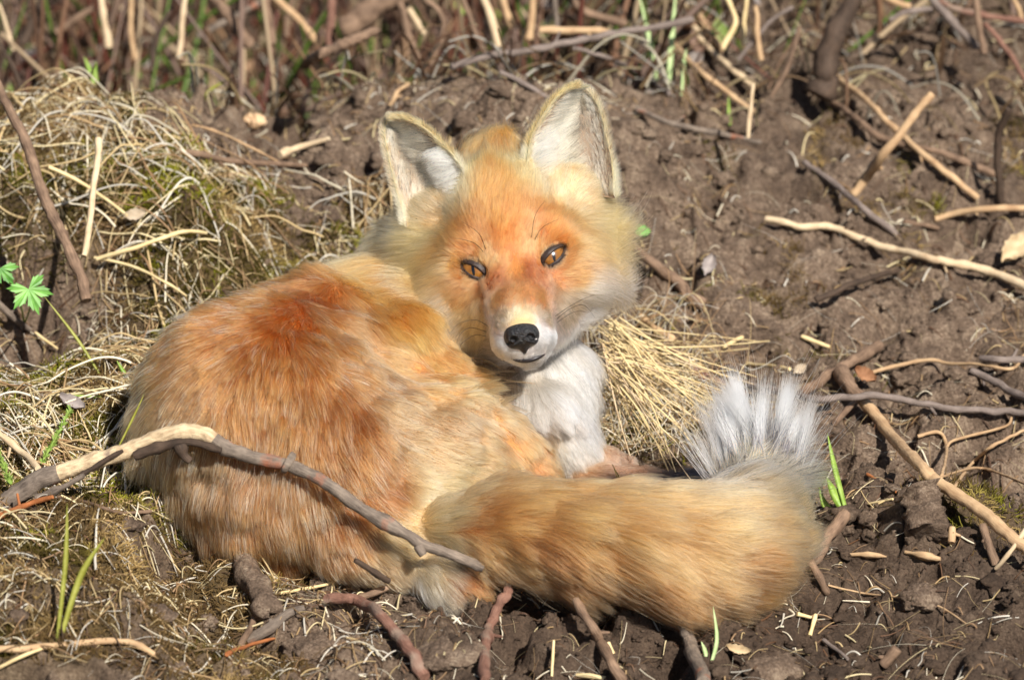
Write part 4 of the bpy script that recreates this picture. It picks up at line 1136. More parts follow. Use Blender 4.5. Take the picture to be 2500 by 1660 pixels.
def tube(pts, rad, sides=8, cap=True):
    """verts, quads(list), uv of a tube along pts (n,3) with radii rad (n,)"""
    pts = np.asarray(pts, float); n = len(pts); rad = np.broadcast_to(rad, (n,)).astype(float)
    tan = nrm(np.gradient(pts, axis=0))
    up = np.array([0, 0, 1.0]) if abs(tan[0][2]) < 0.9 else np.array([0, 1.0, 0])
    fr = []
    a = nrm(np.cross(tan[0], up))
    for i in range(n):
        a = nrm(a - tan[i] * (a @ tan[i])); fr.append((a, np.cross(tan[i], a)))
    L = np.concatenate([[0], np.cumsum(np.linalg.norm(np.diff(pts, axis=0), axis=1))])
    th = np.linspace(0, 2 * np.pi, sides, endpoint=False)
    vs = np.concatenate([pts[i] + rad[i] * (np.cos(th)[:, None] * fr[i][0] + np.sin(th)[:, None] * fr[i][1]) for i in range(n)])
    uv = np.concatenate([np.stack([np.full(sides, L[i] * 100), np.abs(th / np.pi - 1)], 1) for i in range(n)])
    fs = [[i * sides + k, i * sides + (k + 1) % sides, (i + 1) * sides + (k + 1) % sides, (i + 1) * sides + k] for i in range(n - 1) for k in range(sides)]
    if cap:
        m0 = len(vs); vs = np.concatenate([vs, vs[:sides], vs[(n - 1) * sides:n * sides]]); uv = np.concatenate([uv, uv[:sides] + .7, uv[(n - 1) * sides:n * sides] + .7])
        fs.append([m0 + k for k in range(sides)][::-1]); fs.append([m0 + sides + k for k in range(sides)])
    return vs, fs, uv

def on_face(px, py, up_=0.0):
    loc, nor, fi, dist = bvh.ray_cast(Vector(CAM), Vector(nrm(P(px, py) - CAM)))
    return (np.array(loc) if loc else P(px, py, -60)) - FWD * up_

mp_ = catmull([on_face(x, y, 0.0010) for x, y in ((1248, 875), (1268, 880), (1292, 879), (1312, 873), (1330, 865))], 24)
vs, fs, uv = tube(mp_, r_(6.5) * np.sin(np.linspace(0.15, 3.0, 24)) ** 0.9)
mo = mesh_obj("mouth", vs, fs, MAT["mouth"], fox); mo.matrix_parent_inverse = Matrix.Translation(-fox.location)

WH = [[(1196, 800), (1165, 782), (1130, 786), (1105, 800)], [(1192, 812), (1150, 800), (1125, 815), (1116, 834)], [(1190, 822), (1160, 818), (1130, 836), (1122, 850)],
      [(1356, 772), (1385, 752), (1420, 732), (1452, 720)], [(1358, 780), (1390, 755), (1425, 745), (1452, 775)], [(1360, 788), (1385, 770), (1408, 760), (1430, 762)],
      [(1185, 608), (1172, 575), (1150, 555), (1125, 540)], [(1180, 615), (1160, 595), (1130, 585), (1110, 582)], [(1298, 580), (1303, 540), (1312, 515), (1330, 490)], [(1306, 585), (1320, 560), (1342, 545), (1365, 535)]]
for wpl in WH:
    base_ = on_face(*wpl[0], 0.001); dep = (base_ - TARGET) @ FWD * PPM
    pp = [base_] + [P(x, y, dep - 40 - 15 * k) for k, (x, y) in enumerate(wpl[1:])]
    vs, fs, uv = tube(catmull(pp, 14), np.linspace(0.00022, 0.00008, 14), 5)
    wo = mesh_obj("whisker", vs, fs, MAT["whisker"], fox); wo.matrix_parent_inverse = Matrix.Translation(-fox.location)
# ------------------------------------------------------------------ sticks, twigs and stems
def world_path(pts):
    """pts: (px, py) on the ground, (px, py, lift metres) above it, or (px, py, 'D', depth)"""
    out = []
    for q in pts:
        if len(q) == 4: out.append(P(q[0], q[1], q[3]))
        elif len(q) == 3:
            # keep the line of sight: move towards the lens until the point is lift above the ground
            d = nrm(P(q[0], q[1]) - CAM); t = np.linspace(3.2, 6.5, 1400); w = CAM + d * t[:, None]
            below = w[:, 2] < ground_z(w[:, 0], w[:, 1]) + q[2]
            out.append(w[int(np.argmax(below))])
        else: out.append(G(q[0], q[1], 0.0))
    return np.array(out)

def stick_geo(path, r0, r1, knobs=0.10, seed=0, n=None, sides=9, wob=0.25, rough=0.10):
    rr = np.random.default_rng(seed)
    L = np.linalg.norm(np.diff(path, axis=0), axis=1).sum()
    n = n or int(np.clip(L / 0.004, 10, 60))
    p = catmull(path, n)
    s = np.linspace(0, 1, n)
    rad = (r0 + (r1 - r0) * s) / PPM
    rm = rad.mean()
    p = p + np.stack([noise3(np.stack([s * L, np.full(n, seed * 1.37), np.full(n, k * 7.1)], 1), 0.011, 70 + k) for k in range(3)], 1) * rm * wob * 1.2
    rad = rad * (1 + knobs * noise3(np.stack([s * L, np.full(n, seed * 2.1), np.zeros(n)], 1), 0.006, 77))
    for c in rr.random(max(1, int(L / 0.045))):        # swollen nodes
        rad = rad * (1 + 1.6 * knobs * np.exp(-((s - c) * L / 0.0028) ** 2))
    rad[0] *= 0.92; rad[-1] *= 0.88
    vs, fs, uv = tube(p, rad, sides)
    # uneven cross section
    c = np.concatenate([np.repeat(p, sides, 0), np.repeat(p[[0, -1]], sides, 0)])
    k = 1 + rough * noise3(vs + seed, 0.005, 80) + rough * .6 * noise3(vs + seed, 0.0022, 81)
    return c + (vs - c) * k[:, None], fs, uv, p, rad

NSTICK = [0]
def stick(name, label, cat, mat, pts, r0, r1=None, knobs=0.10, group=None, stubs=(), wob=0.25, sides=9, rough=0.13):
    NSTICK[0] += 1
    r1 = r0 * 0.8 if r1 is None else r1
    nseg = 40 if rough > .2 else None
    if cat in ('twig', 'stick') and not stubs and r0 >= 7: stubs = ((.25 + .5 * random.random(), random.choice((-1, 1)) * random.uniform(.5, 1.1), random.uniform(.004, .012), r0 * .45),)
    path = world_path(pts)
    path = path - np.outer(np.ones(len(path)), FWD) * 0.0
    path[:, 2] += 0.6 * min(r0, r1) / PPM
    vs, fs, uv, p, rad = stick_geo(path, r0, r1, knobs, NSTICK[0] * 3 + 1, wob=wob, sides=sides, rough=rough, n=nseg)
    base = path[0]
    o = mesh_obj(name, vs - base, fs, MAT[mat], uvs=uv); o.location = base
    tag(o, label, cat, group)
    for (at_, ang, ln_, rs) in stubs:                  # broken side shoots
        i = int(at_ * (len(p) - 1)); tdir = nrm(p[min(i + 1, len(p) - 1)] - p[max(i - 1, 0)])
        sd = nrm(np.cross(tdir, -FWD)); dr = nrm(tdir * math.cos(ang) + sd * math.sin(ang))
        q = np.array([p[i], p[i] + dr * ln_ * 0.5, p[i] + dr * ln_ + np.array([0, 0, 0.001])])
        v2, f2, u2, _, _ = stick_geo(q, rs, rs * 0.7, 0.1, NSTICK[0] * 7, n=8, sides=7)
        mesh_obj("side_shoot", v2 - base, f2, MAT[mat], o, uvs=u2)
    return o

def up(pts, D):
    return [(x, y, 'D', D + 40 * k * 0) for k, (x, y) in enumerate(pts)]

# the broken branch in front of the fox: grey bark, a stripped stretch, then bark again
br = empty("broken_branch", G(0, 1236))
tag(br, "arched broken branch, stripped pale at its bend, lying across the fox's haunch", "branch")
BR = [(-60, 1262, 'D', -470), (0, 1236, 'D', -480), (55, 1198, 'D', -490), (105, 1168, 'D', -500), (189, 1139, 'D', -513), (295, 1105, 'D', -530), (379, 1072, 'D', -548), (455, 1055, 'D', -566),
      (503, 1062, 'D', -576), (547, 1090, 'D', -580), (610, 1114, 'D', -588), (694, 1132, 'D', -594), (770, 1164, 'D', -600), (829, 1202, 'D', -605), (900, 1253, 'D', -612),
      (998, 1307, 'D', -625), (1033, 1330, 'D', -630), (1096, 1351, 'D', -625), (1180, 1386, 'D', -620)]
BRp = catmull(world_path(BR), 150)
BRr = np.interp(np.linspace(0, 1, 150), [0, .12, .3, .42, .48, .56, .7, .78, .8, .82, .9, 1], np.array([26, 22, 21, 21, 21, 15.5, 15, 15, 20, 14, 14, 11])) / PPM
def seg(a, b, name, mat, grow_=1.0, sides=14):
    p = BRp[a:b]; rd = BRr[a:b] * grow_ * (1 + 0.07 * noise3(p, 0.009, 90) + 0.05 * noise3(p, 0.004, 91))
    vs, fs, uv = tube(p, rd, sides)
    c = np.concatenate([np.repeat(p, sides, 0), np.repeat(p[[0, -1]], sides, 0)]); k = 1 + 0.14 * noise3(vs, 0.006, 92) + 0.08 * noise3(vs, 0.0025, 93)
    o = mesh_obj(name, c + (vs - c) * k[:, None] - np.array(br.location), fs, MAT[mat], br, uvs=uv)
    return o
seg(0, 30, "bark", "grey_bark", 1.03); seg(28, 72, "stripped_wood", "bare_branch", 0.95); seg(70, 150, "bark", "grey_bark", 1.0)
def flake(pts, r0, r1, name, mat, parent, n=18):
    path = world_path(pts)
    vs, fs, uv, _, _ = stick_geo(path, r0, r1, 0.2, len(pts) * 13 + int(pts[0][0]), n=n)
    return mesh_obj(name, vs - np.array(parent.location), fs, MAT[mat], parent, uvs=uv)
flake([(200, 1158, 'D', -535), (262, 1120, 'D', -548), (300, 1100, 'D', -554)], 7, 5, "bark_strip", "dark_bark", br)
flake([(90, 1215, 'D', -515), (150, 1190, 'D', -535), (205, 1160, 'D', -548)], 9, 6, "bark_strip", "grey_bark", br)
flake([(330, 1112, 'D', -555), (400, 1090, 'D', -572), (470, 1080, 'D', -588), (540, 1100, 'D', -602)], 14, 9, "bark_strip", "dark_bark", br, 24)
flake([(440, 1085, 'D', -586), (448, 1112, 'D', -584), (462, 1124, 'D', -580)], 16, 9, "bark_flap", "dark_bark", br)
flake([(694, 1126, 'D', -596), (706, 1132, 'D', -598)], 20, 20, "knot", "grey_bark", br, 8)
flake([(1025, 1332, 'D', -634), (1034, 1356, 'D', -638)], 13, 8, "knot", "grey_bark", br, 8)

MAT["clod_bark"] = mat_bark("clod_bark", (86, 66, 52), (150, 122, 98), (128, 84, 64), 0.25, rough=.95, bump=1.0)
T = 'twig'; S = 'stick'; R_ = 'root'
stick("pale_twig", "short bleached twig leaning onto the broken branch's grey end", T, "pale_wood", [(-30, 1035, .03), (0, 1063, .022), (50, 1105, .02), (93, 1146, .018)], 8, 9)
stick("orange_twig", "orange-barked thin twig under the branch's left end", T, "orange_bark", [(-20, 1268, .012), (0, 1261, .012), (63, 1236, .01), (130, 1215, .008)], 9, 6)
stick("brown_rootlet", "thin brown rootlet running from the orange twig over moss", R_, "brown_bark", [(139, 1215, .006), (189, 1223, .006), (252, 1242, .006), (303, 1255, .006), (370, 1250, .004)], 5, 4)
stick("tan_root", "tan root crossing the soil at the bottom-left corner", R_, "tan_wood", [(-20, 1588, .004), (84, 1585, .004), (231, 1572, .004), (316, 1572, .004), (379, 1602, .002)], 9, 7)
stick("dry_stalk", "pale dry stalk slanting up into the bottom-left corner", T, "straw", [(-20, 1640, .01), (60, 1600, .008), (110, 1582, .004)], 5, 3)
stick("soil_caked_root", "thick soil-caked root stub beside the fox's haunch", R_, "soil", [(585, 1345, .004), (606, 1412, .004), (640, 1480, .002), (662, 1505, -.002)], 30, 26, .1, sides=24, wob=.3, rough=.22)
stick("cut_twig", "grey twig with pale cut end beside the soil-caked root", T, "grey_bark", [(612, 1563, .006), (663, 1534, .006), (703, 1503, .005), (744, 1490, .002)], 14, 9)
stick("forked_twig", "small brown twig forking below the soil-caked root", T, "brown_bark", [(626, 1488, .006), (615, 1530, .006), (585, 1581, .004)], 7, 8)
stick("orange_splinter", "bright orange splinter on soil near the bottom edge", T, "orange_bark", [(554, 1597, .005), (602, 1578, .005), (669, 1559, .004)], 6, 3)
stick("bent_red_twig", "smooth reddish twig bent in an arc below the fox", T, "red_bark", [(800, 1467, .010), (856, 1466, .012), (900, 1483, .012), (927, 1510, .012), (957, 1544, .010), (991, 1584, .008), (1018, 1618, .006), (1042, 1662, .002)], 13, 15, .08)
stick("brown_twig", "thin brown twig reaching the fox's hind foot", T, "brown_bark", [(879, 1463, .004), (944, 1439, .008), (1028, 1405, .012)], 8, 7)
stick("dark_stub", "dark broken stub poking out under the fox's haunch", T, "dark_bark", [(866, 1371, 'D', -610), (906, 1395, 'D', -590), (950, 1424, 'D', -560)], 7, 8)
stick("knobby_twig", "knobby reddish-grey twig coming down from under the tail", T, "red_bark", [(1257, 1385, .03), (1245, 1435, .02), (1228, 1469, .016), (1204, 1513, .014), (1191, 1547, .012), (1184, 1605, .008), (1182, 1668, .006)], 11, 13, .22)
stick("straw_stalk", "long pale straw lying along the fox's lower haunch", T, "straw", [(683, 1449, .004), (795, 1429, .006), (832, 1415, .006)], 4, 3)
stick("slanting_stick", "slim brown stick slanting down from under the tail's middle", S, "brown_bark", [(1405, 1470, .02), (1444, 1537, .012), (1467, 1575, .01), (1493, 1624, .008), (1520, 1668, .006)], 11, 13)
stick("stout_stick", "stout grey-brown stick below the tail at the bottom edge", S, "grey_bark", [(1655, 1490, .02), (1669, 1533, .014), (1684, 1579, .012), (1703, 1632, .012), (1716, 1672, .010)], 15, 18)
stick("curved_root", "thick brown root curving out behind the tail's bend", R_, "brown_bark", [(2062, 1258, .010), (2022, 1315, .012), (1991, 1367, .008), (1975, 1390, .0)], 17, 13)
stick("root_stub", "short brown stub pointing down beside the tail's bend", R_, "brown_bark", [(1978, 1375, .008), (2004, 1419, .008), (2020, 1452, .002)], 11, 8)
stick("white_sliver", "upright white straw sliver at the bottom edge", T, "straw", [(1352, 1563, .012), (1349, 1610, .008), (1347, 1653, .003)], 3.5, 3)
stick("straw_piece", "broken straw piece lying flat between two sticks below the tail", T, "straw", [(1408, 1650, .003), (1460, 1655, .003), (1522, 1659, .003)], 6, 5)
stick("straw_chip", "short yellow straw chip beside the slanting stick", T, "straw", [(1483, 1570, .004), (1496, 1600, .004)], 6, 5)
stick("long_tan_stick", "long straight tan stick slanting to the right edge", S, "tan_wood", [(2106, 985, .012), (2172, 1067, .014), (2239, 1139, .014), (2291, 1186, .016), (2379, 1243, .018), (2461, 1315, .018), (2520, 1356, .018)], 15, 16, .06)
stick("brown_stub", "knotty brown stub at the long tan stick's upper end", S, "brown_bark", [(2050, 916, .012), (2075, 950, .012), (2108, 988, .011)], 20, 15, .2)
stick("grey_twig", "long grey twig running level above the tail tip to the edge", T, "purple_bark", [(1826, 943, .006), (1914, 964, .010), (2007, 979, .012), (2131, 971, .016), (2265, 992, .012), (2358, 1005, .010), (2472, 1010, .01), (2520, 1018, .01)], 9, 9, stubs=((.58, .9, .010, 5),))
stick("brown_root", "brown root rising to the right above the grey twig", R_, "brown_bark", [(1955, 968, .004), (2032, 917, .010), (2084, 886, .012), (2145, 850, .008)], 13, 15)
stick("forked_root", "forked brown root end crossing the long tan stick's top", R_, "brown_bark", [(2040, 1035, .004), (2089, 979, .016), (2112, 962, .018)], 9, 7)
stick("wavy_rootlet", "wavy tan rootlet wandering right from the knotty stub", R_, "tan_wood", [(2084, 930, .010), (2136, 909, .010), (2213, 889, .008), (2280, 881, .008), (2317, 891, .008), (2394, 891, .008), (2466, 904, .008), (2500, 870, .008)], 6, 4)
stick("grey_stick", "pale grey stick at the right edge, upper of two", S, "purple_bark", [(2394, 881, .010), (2450, 883, .010), (2520, 879, .010)], 9, 10)
stick("grey_stick", "grey stick slanting down to the right edge, lower of two", S, "purple_bark", [(2373, 907, .006), (2446, 948, .008), (2520, 984, .008)], 9, 11)
stick("fine_rootlet", "thin kinked rootlet hanging over dark soil right of long stick", R_, "tan_wood", [(2239, 1067, .008), (2291, 1057, .010), (2311, 1093, .012), (2301, 1155, .008), (2290, 1175, .004)], 4.5, 4)
stick("fine_rootlet", "thin rootlet arching to the right edge above the pit", R_, "tan_wood", [(2311, 1093, .012), (2327, 1077, .012), (2384, 1062, .012), (2456, 1041, .012), (2470, 1020, .01)], 4, 3.5)
stick("fine_rootlet", "thin rootlet rising from the pit to the right edge", R_, "tan_wood", [(2332, 1186, .006), (2368, 1139, .012), (2420, 1093, .014), (2510, 1048, .014)], 4.5, 4)
stick("fine_rootlet", "faint level rootlet across the dark pit at right", R_, "tan_wood", [(2301, 1165, .008), (2394, 1144, .012), (2510, 1186, .014)], 3.5, 3)
stick("bleached_twig", "bleached twig jutting up from the right edge by dead moss", T, "pale_wood", [(2510, 1285, .03), (2466, 1351, .02), (2430, 1390, .008)], 6, 5)
stick("buried_stub", "brown stub below the long tan stick's lower half", S, "brown_bark", [(2396, 1290, .010), (2412, 1335, .010), (2430, 1380, .004)], 9, 10)
stick("buried_stub", "small pale stub beside the rotting stump", S, "tan_wood", [(2324, 1290, .010), (2322, 1328, .004)], 9, 8)
stick("rotting_stump", "short rotting stump with reddish top in the right foreground", 'stump', "soil", [(2245, 1205, .014), (2256, 1255, .010), (2275, 1325, -.004)], 36, 46, .15, sides=24, wob=.3, rough=.3)
stick("brown_splinter", "thin rust-brown splinter between tail and long tan stick", T, "orange_bark", [(2118, 1158, .004), (2187, 1203, .004)], 4, 3)
stick("pale_chip", "thin pale straw chip on soil left of the rotting stump", T, "straw", [(2120, 1232, .004), (2180, 1219, .005)], 3.5, 3)
stick("wood_chip", "broken wood chip in soil below the rotting stump", 'chip', "tan_wood", [(2210, 1350, .004), (2255, 1358, .004), (2295, 1368, .003)], 5, 10, .5, sides=5)
stick("wood_chip", "flaking wood chip in soil just right of the tail", 'chip', "tan_wood", [(2066, 1356, .003), (2110, 1356, .004), (2165, 1362, .002)], 10, 5, .5, sides=5)
stick("cut_stub", "round cut brown stub standing in the lower right soil", S, "brown_bark", [(2190, 1592, .014), (2156, 1632, .004)], 14, 13)
stick("grey_sliver", "thin grey sliver on soil in the lower right", T, "purple_bark", [(2010, 1562, .005), (2069, 1611, .003)], 5, 4)
stick("straw_chip", "pale straw chip leaning below the tail's right end", T, "straw", [(1992, 1502, .008), (1977, 1554, .003)], 5.5, 5)
stick("straw_chip", "tiny pale straw chip lying flat below the tail's right end", T, "straw", [(1945, 1501, .004), (1983, 1510, .004)], 5, 4)
stick("hair_root", "hair-thin root curving across the lower right soil", R_, "tan_wood", [(2022, 1429, .004), (2110, 1449, .004), (2213, 1462, .008), (2291, 1480, .006), (2358, 1522, .004)], 2.6, 2)
stick("red_root", "reddish brown root running behind the straw to the tail tip", R_, "red_bark", [(1630, 850, .004), (1691, 910, .008), (1744, 941, .008), (1810, 972, .004)], 17, 14)
stick("brown_root", "brown root emerging beside the fox's right cheek", R_, "brown_bark", [(1540, 600, .008), (1597, 650, .010), (1645, 684, .010), (1679, 723, .008), (1718, 750, .0)], 12, 18)
stick("tan_stalk", "short tan stalk lying above the straw bundle", T, "tan_wood", [(1562, 774, .012), (1600, 806, .010), (1648, 836, .006)], 8, 9)
stick("tan_twig", "tan twig half hidden behind the tail tip", T, "tan_wood", [(1855, 1010, .006), (1951, 1046, .006)], 9, 8)
stick("yellow_straw", "short yellow straw on bare soil right of the chest", T, "straw", [(1764, 849, .005), (1813, 826, .006)], 6, 5)
stick("yellow_straw", "short orange-yellow straw on soil far right of the chest", T, "straw", [(1957, 825, .005), (2026, 850, .005)], 6, 5)
stick("pale_straw", "long pale straw lying just above the tail tip", T, "straw", [(1823, 891, .005), (1928, 902, .005)], 5, 5)
stick("long_pale_stick", "long pale stick sloping gently down to the right edge", S, "pale_wood", [(1870, 538, .008), (1949, 557, .012), (2025, 557, .012), (2093, 582, .012), (2177, 612, .012), (2275, 637, .010), (2317, 643, .010), (2410, 667, .010), (2520, 712, .010)], 9, 12)
stick("leaning_stick", "tan stick sticking up at a slant from the right slope", S, "tan_wood", [(2084, 480, .004), (2115, 440, .02), (2160, 381, .042), (2237, 279, .075), (2278, 236, .09)], 12, 11, .12)
stick("crossing_stick", "tan stick crossing under the leaning stick", S, "tan_wood", [(2046, 196, .010), (2127, 262, .012), (2194, 330, .012), (2283, 406, .012), (2388, 489, .008)], 9, 9)
stick("brown_stick", "brown stick parallel above the crossing stick, partly buried", S, "brown_bark", [(2012, 238, .006), (2093, 296, .008), (2160, 345, .008), (2304, 381, .008), (2436, 435, .006)], 9, 10)
stick("dark_stake", "dark short stake standing upright near the right edge", S, "dark_bark", [(2443, 500, .004), (2437, 423, .03), (2437, 339, .06), (2462, 272, .085)], 10, 10)
stick("grey_twig", "grey twig slanting down at the leaning stick's foot", T, "purple_bark", [(1962, 399, .008), (2042, 457, .010), (2110, 514, .010), (2188, 576, .006)], 8, 9)
stick("tan_twig", "tan twig running level into the right edge below the stake", T, "tan_wood", [(2279, 541, .008), (2326, 527, .012), (2410, 516, .012), (2520, 514, .012)], 9, 9)
stick("dark_twig", "dark twig over a black hole on the right slope", T, "dark_bark", [(1992, 736, .012), (2072, 701, .014), (2135, 679, .012), (2196, 664, .010)], 9, 7)
stick("short_grey_twig", "short brown twig below the tan twig at right", T, "brown_bark", [(2205, 545, .006), (2292, 560, .006)], 7, 6)
stick("pale_stalk", "pale stem slanting down from the top edge, right of the ear", 'stem', "pale_wood", [(1650, -30, .02), (1699, 76, .014), (1737, 127, .012), (1792, 178, .010), (1836, 212, .006)], 10, 8)
stick("tan_stalk", "tan stem beside the pale stem at the top edge", 'stem', "tan_wood", [(1676, -20, .03), (1720, 65, .024), (1765, 128, .016)], 10, 9)
stick("tan_twig", "blurred tan twig lying right of the green blades", T, "tan_wood", [(1640, 106, .006), (1712, 182, .008), (1775, 229, .008), (1842, 278, .006)], 8, 7)
stick("grey_twig", "grey twig lying below the green blades behind the ear", T, "grey_bark", [(1555, 270, .006), (1648, 309, .008), (1754, 330, .008), (1855, 353, .006)], 8, 8)
stick("grey_twig", "thin grey twig sloping down just behind the upright ear", T, "purple_bark", [(1402, 120, 'D', 1440), (1500, 152, .012), (1563, 186, .010), (1634, 231, .006)], 6, 7)
stick("grey_twig", "grey twig disappearing behind the upright ear's tip", T, "purple_bark", [(1222, 180, .006), (1300, 220, .008), (1350, 250, .006)], 7, 7)
stick("long_purple_twig", "long purplish twig arching across the top behind the ears", T, "purple_bark", [(1100, 170, 'D', 1330), (1189, 142, 'D', 1380), (1268, 133, 'D', 1400), (1340, 119, 'D', 1430), (1430, 101, 'D', 1480), (1502, 86, 'D', 1520), (1574, 76, 'D', 1550), (1690, 52, 'D', 1620)], 9, 10)
stick("tan_stick", "short tan stick lying level above the long purplish twig", S, "tan_wood", [(1315, 78, 'D', 1560), (1400, 80, 'D', 1560), (1488, 84, 'D', 1560)], 11, 10)
stick("crest_stick", "brown stick with pale broken tip lying on the soil crest", S, "brown_bark", [(722, 167, .006), (775, 144, 'D', 1320), (830, 119, 'D', 1370), (922, 80, 'D', 1420)], 14, 13)
stick("pale_stick", "short pale stick at the soil crest above the left ear", S, "pale_wood", [(872, 200, .006), (944, 161, .008)], 9, 9)
stick("pale_twig", "thin pale twig curving on soil near the left ear tip", T, "tan_wood", [(953, 260, .006), (970, 228, .010), (998, 208, .008)], 7, 5)
stick("thick_root", "thick blurred brown root rising to the top edge", R_, "brown_bark", [(840, 88, 'D', 2050), (900, 52, 'D', 2050), (1010, -30, 'D', 2060)], 34, 40)
# upright dead stems beyond the soil crest
ST = [("brown_bark", [(1022, 172), (1002, 101), (976, 10)], 2000, 12, "brown stem standing right of the thick blurred root"),
      ("brown_bark", [(1050, 165), (1084, 58), (1028, -10)], 1900, 9, "crooked brown stem over the fox's crown, bent at the middle"),
      ("pale_wood", [(1036, 88), (991, 14), (975, -15)], 2100, 9, "short pale stem leaning against the brown stem at the top"),
      ("pale_wood", [(1219, 122), (1205, 75), (1180, 0)], 1900, 13, "pale thick stem above the gap between the ears"),
      ("tan_wood", [(1248, 72), (1238, 40), (1222, -15)], 2050, 10, "short tan stem just right of the thick pale one"),
      ("brown_bark", [(1187, 140), (1156, 72), (1126, -10)], 1850, 9, "slim brown stem just left of the thick pale one"),
      ("tan_wood", [(1292, 104), (1296, 60), (1302, -10)], 1950, 12, "upright tan stem left of the upright ear's tip"),
      ("grey_bark", [(1359, 80), (1356, 40), (1353, -12)], 1900, 8, "thin grey stem directly above the short level tan stick"),
      ("brown_bark", [(1530, 64), (1441, 40), (1378, -10)], 1950, 12, "brown stem leaning left at the top above the purplish twig"),
      ("pale_wood", [(263, 120), (258, 63), (244, -12)], 2250, 11, "whitish upright stem above the mossy hummock"),
      ("pale_wood", [(436, 146), (443, 88), (455, -15)], 1900, 9, "slender white stem rising from the soil crest"),
      ("brown_bark", [(612, 118), (562, 56), (505, -15)], 2050, 17, "thick brown stem leaning left above the soil crest"),
      ("brown_bark", [(662, 118), (657, 60), (648, -12)], 2050, 16, "thick upright brown stem right of the leaning thick one"),
      ("tan_wood", [(775, 108), (738, 63), (662, -12)], 2200, 12, "tan stem slanting down to the crest stick"),
      ("grey_bark", [(478, 94), (562, 53), (642, 10)], 2350, 11, "grey stick slanting behind the leaning thick stem"),
      ("red_bark", [(806, 124), (806, 60), (810, -12)], 2100, 15, "reddish upright stem beside the thick blurred root"),
      ("brown_bark", [(135, 88), (180, 55), (230, 22)], 2300, 12, "brown stick leaning right at the top left"),
      ("pale_wood", [(33, 128), (21, 90), (-4, 10)], 2100, 6, "thin pale stem in the very top-left corner"),
      ("dark_bark", [(58, 112), (80, 60), (108, -10)], 2400, 15, "dark thick stem near the top-left corner"),
      ("dark_bark", [(371, 172), (380, 100), (424, 20)], 2100, 9, "dark grey stem leaning right beside the white slender stem"),
      ("dark_bark", [(54, 232), (35, 176), (-6, 105)], 1700, 7, "dark thin stem leaning left at the left edge"),
      ("brown_bark", [(266, 82), (275, 40), (290, -12)], 2450, 12, "brown stem behind the whitish upright stem"),
      ("tan_wood", [(330, 150), (318, 80), (322, -10)], 2450, 8, "faint tan stem midway between the white stems"),
      ("brown_bark", [(702, 92), (700, 40), (716, -10)], 2500, 9, "faint brown stem left of the reddish upright stem"),
      ("purple_bark", [(2388, 122), (2326, 59), (2262, -15)], 1750, 12, "purplish stick leaning left at the top right"),
      ("red_bark", [(2510, 56), (2372, 38), (2290, 8)], 1850, 9, "red twig running level at the top right"),
      ("brown_bark", [(2403, 136), (2389, 64), (2384, -12)], 1700, 11, "upright brown stem crossing the red twig"),
      ("red_bark", [(2512, 212), (2453, 119), (2404, 60)], 1600, 8, "red stem slanting down to the right edge"),
      ("tan_wood", [(2222, 22), (2190, 10), (2145, -10)], 1800, 9, "short tan stick in the top edge, right part"),
      ("purple_bark", [(2172, 52), (2220, 32), (2275, 28)], 1750, 8, "short bent purplish twig below the short tan top stick"),
      ("tan_wood", [(2497, 50), (2482, 20), (2466, -12)], 1850, 7, "thin tan stem in the very top-right corner"),
      ("straw", [(1762, 124), (1796, 55), (1772, -12)], 1750, 8, "yellowish stalk bending at the top, right of the green blades"),
      ("straw", [(1812, 116), (1818, 50), (1823, -12)], 1800, 6, "upright straw-coloured stalk next to the bending yellowish one"),
      ("tan_wood", [(1857, 152), (1850, 80), (1846, 18)], 1700, 8, "upright tan stalk with blurred edges, top right of centre"),
      ("purple_bark", [(1803, 150), (1873, 64), (1936, 20)], 1720, 6, "thin purplish twig leaning right across upright stalks"),
      ("brown_bark", [(1884, 240), (1923, 169), (1952, 70)], 1480, 7, "brown stem leaning right below the purplish thin twig"),
      ("pale_wood", [(1826, 342), (1832, 270), (1840, 205)], 1130, 6, "thin pale upright stalk standing on the right slope"),
      ("dark_bark", [(2005, 240), (2035, 120), (2085, -20)], 1600, 26, "thick dark root clump at the top, right part")]
for mat, pl, D, r, lab in ST:
    stick("dead_stalk", lab, 'stem', mat, up(pl, D), r * (1.5 if 'clump' in lab else 1), r * 0.85, .12, "dead stems beyond the soil crest", wob=0.3)

stick("leaning_stalk", "brown stalk leaning across the mossy bank at the left edge", 'stem', "brown_bark", [(-10, 205, 'D', 480), (28, 292, 'D', 420), (67, 362, 'D', 380), (102, 467, 'D', 310), (132, 540, 'D', 270), (161, 599, 'D', 235), (191, 665, 'D', 200), (210, 740, 'D', 170)], 12, 15)
stick("pale_stalk", "pale upright stalk beside the leaning brown stalk", 'stem', "pale_wood", [(242, 345, 'D', 420), (232, 439, 'D', 370), (222, 530, 'D', 330), (207, 628, 'D', 280)], 9, 8)
stick("white_straw", "white straw slanting over the mossy bank", T, "straw", [(118, 410, .022), (218, 460, .02), (310, 528, .014)], 5, 4)
stick("brown_twig", "brown twig lying on bare soil above the dry moss", T, "brown_bark", [(434, 371, .004), (492, 383, .008), (597, 401, .008), (748, 409, .004)], 9, 7)
stick("thin_tan_twig", "thin tan twig slanting above the brown twig", T, "tan_wood", [(471, 309, .006), (527, 323, .008), (604, 358, .008), (680, 398, .006)], 4, 3.5)
stick("bark_piece", "flat pale bark piece on soil left of the fox's ear", 'bark', "pale_wood", [(683, 380, .005), (735, 362, .008), (803, 343, .005)], 12, 6, .25)
stick("bent_straw", "long tan straw bent like a hook over the moss", T, "straw", [(237, 634, .018), (329, 607, .022), (440, 569, .022), (505, 572, .014)], 6, 5)
stick("straw_stalk", "thin straw running down to the fox's back", T, "straw", [(230, 630, .018), (325, 653, .02), (405, 691, .016), (455, 724, .012)], 4, 3)
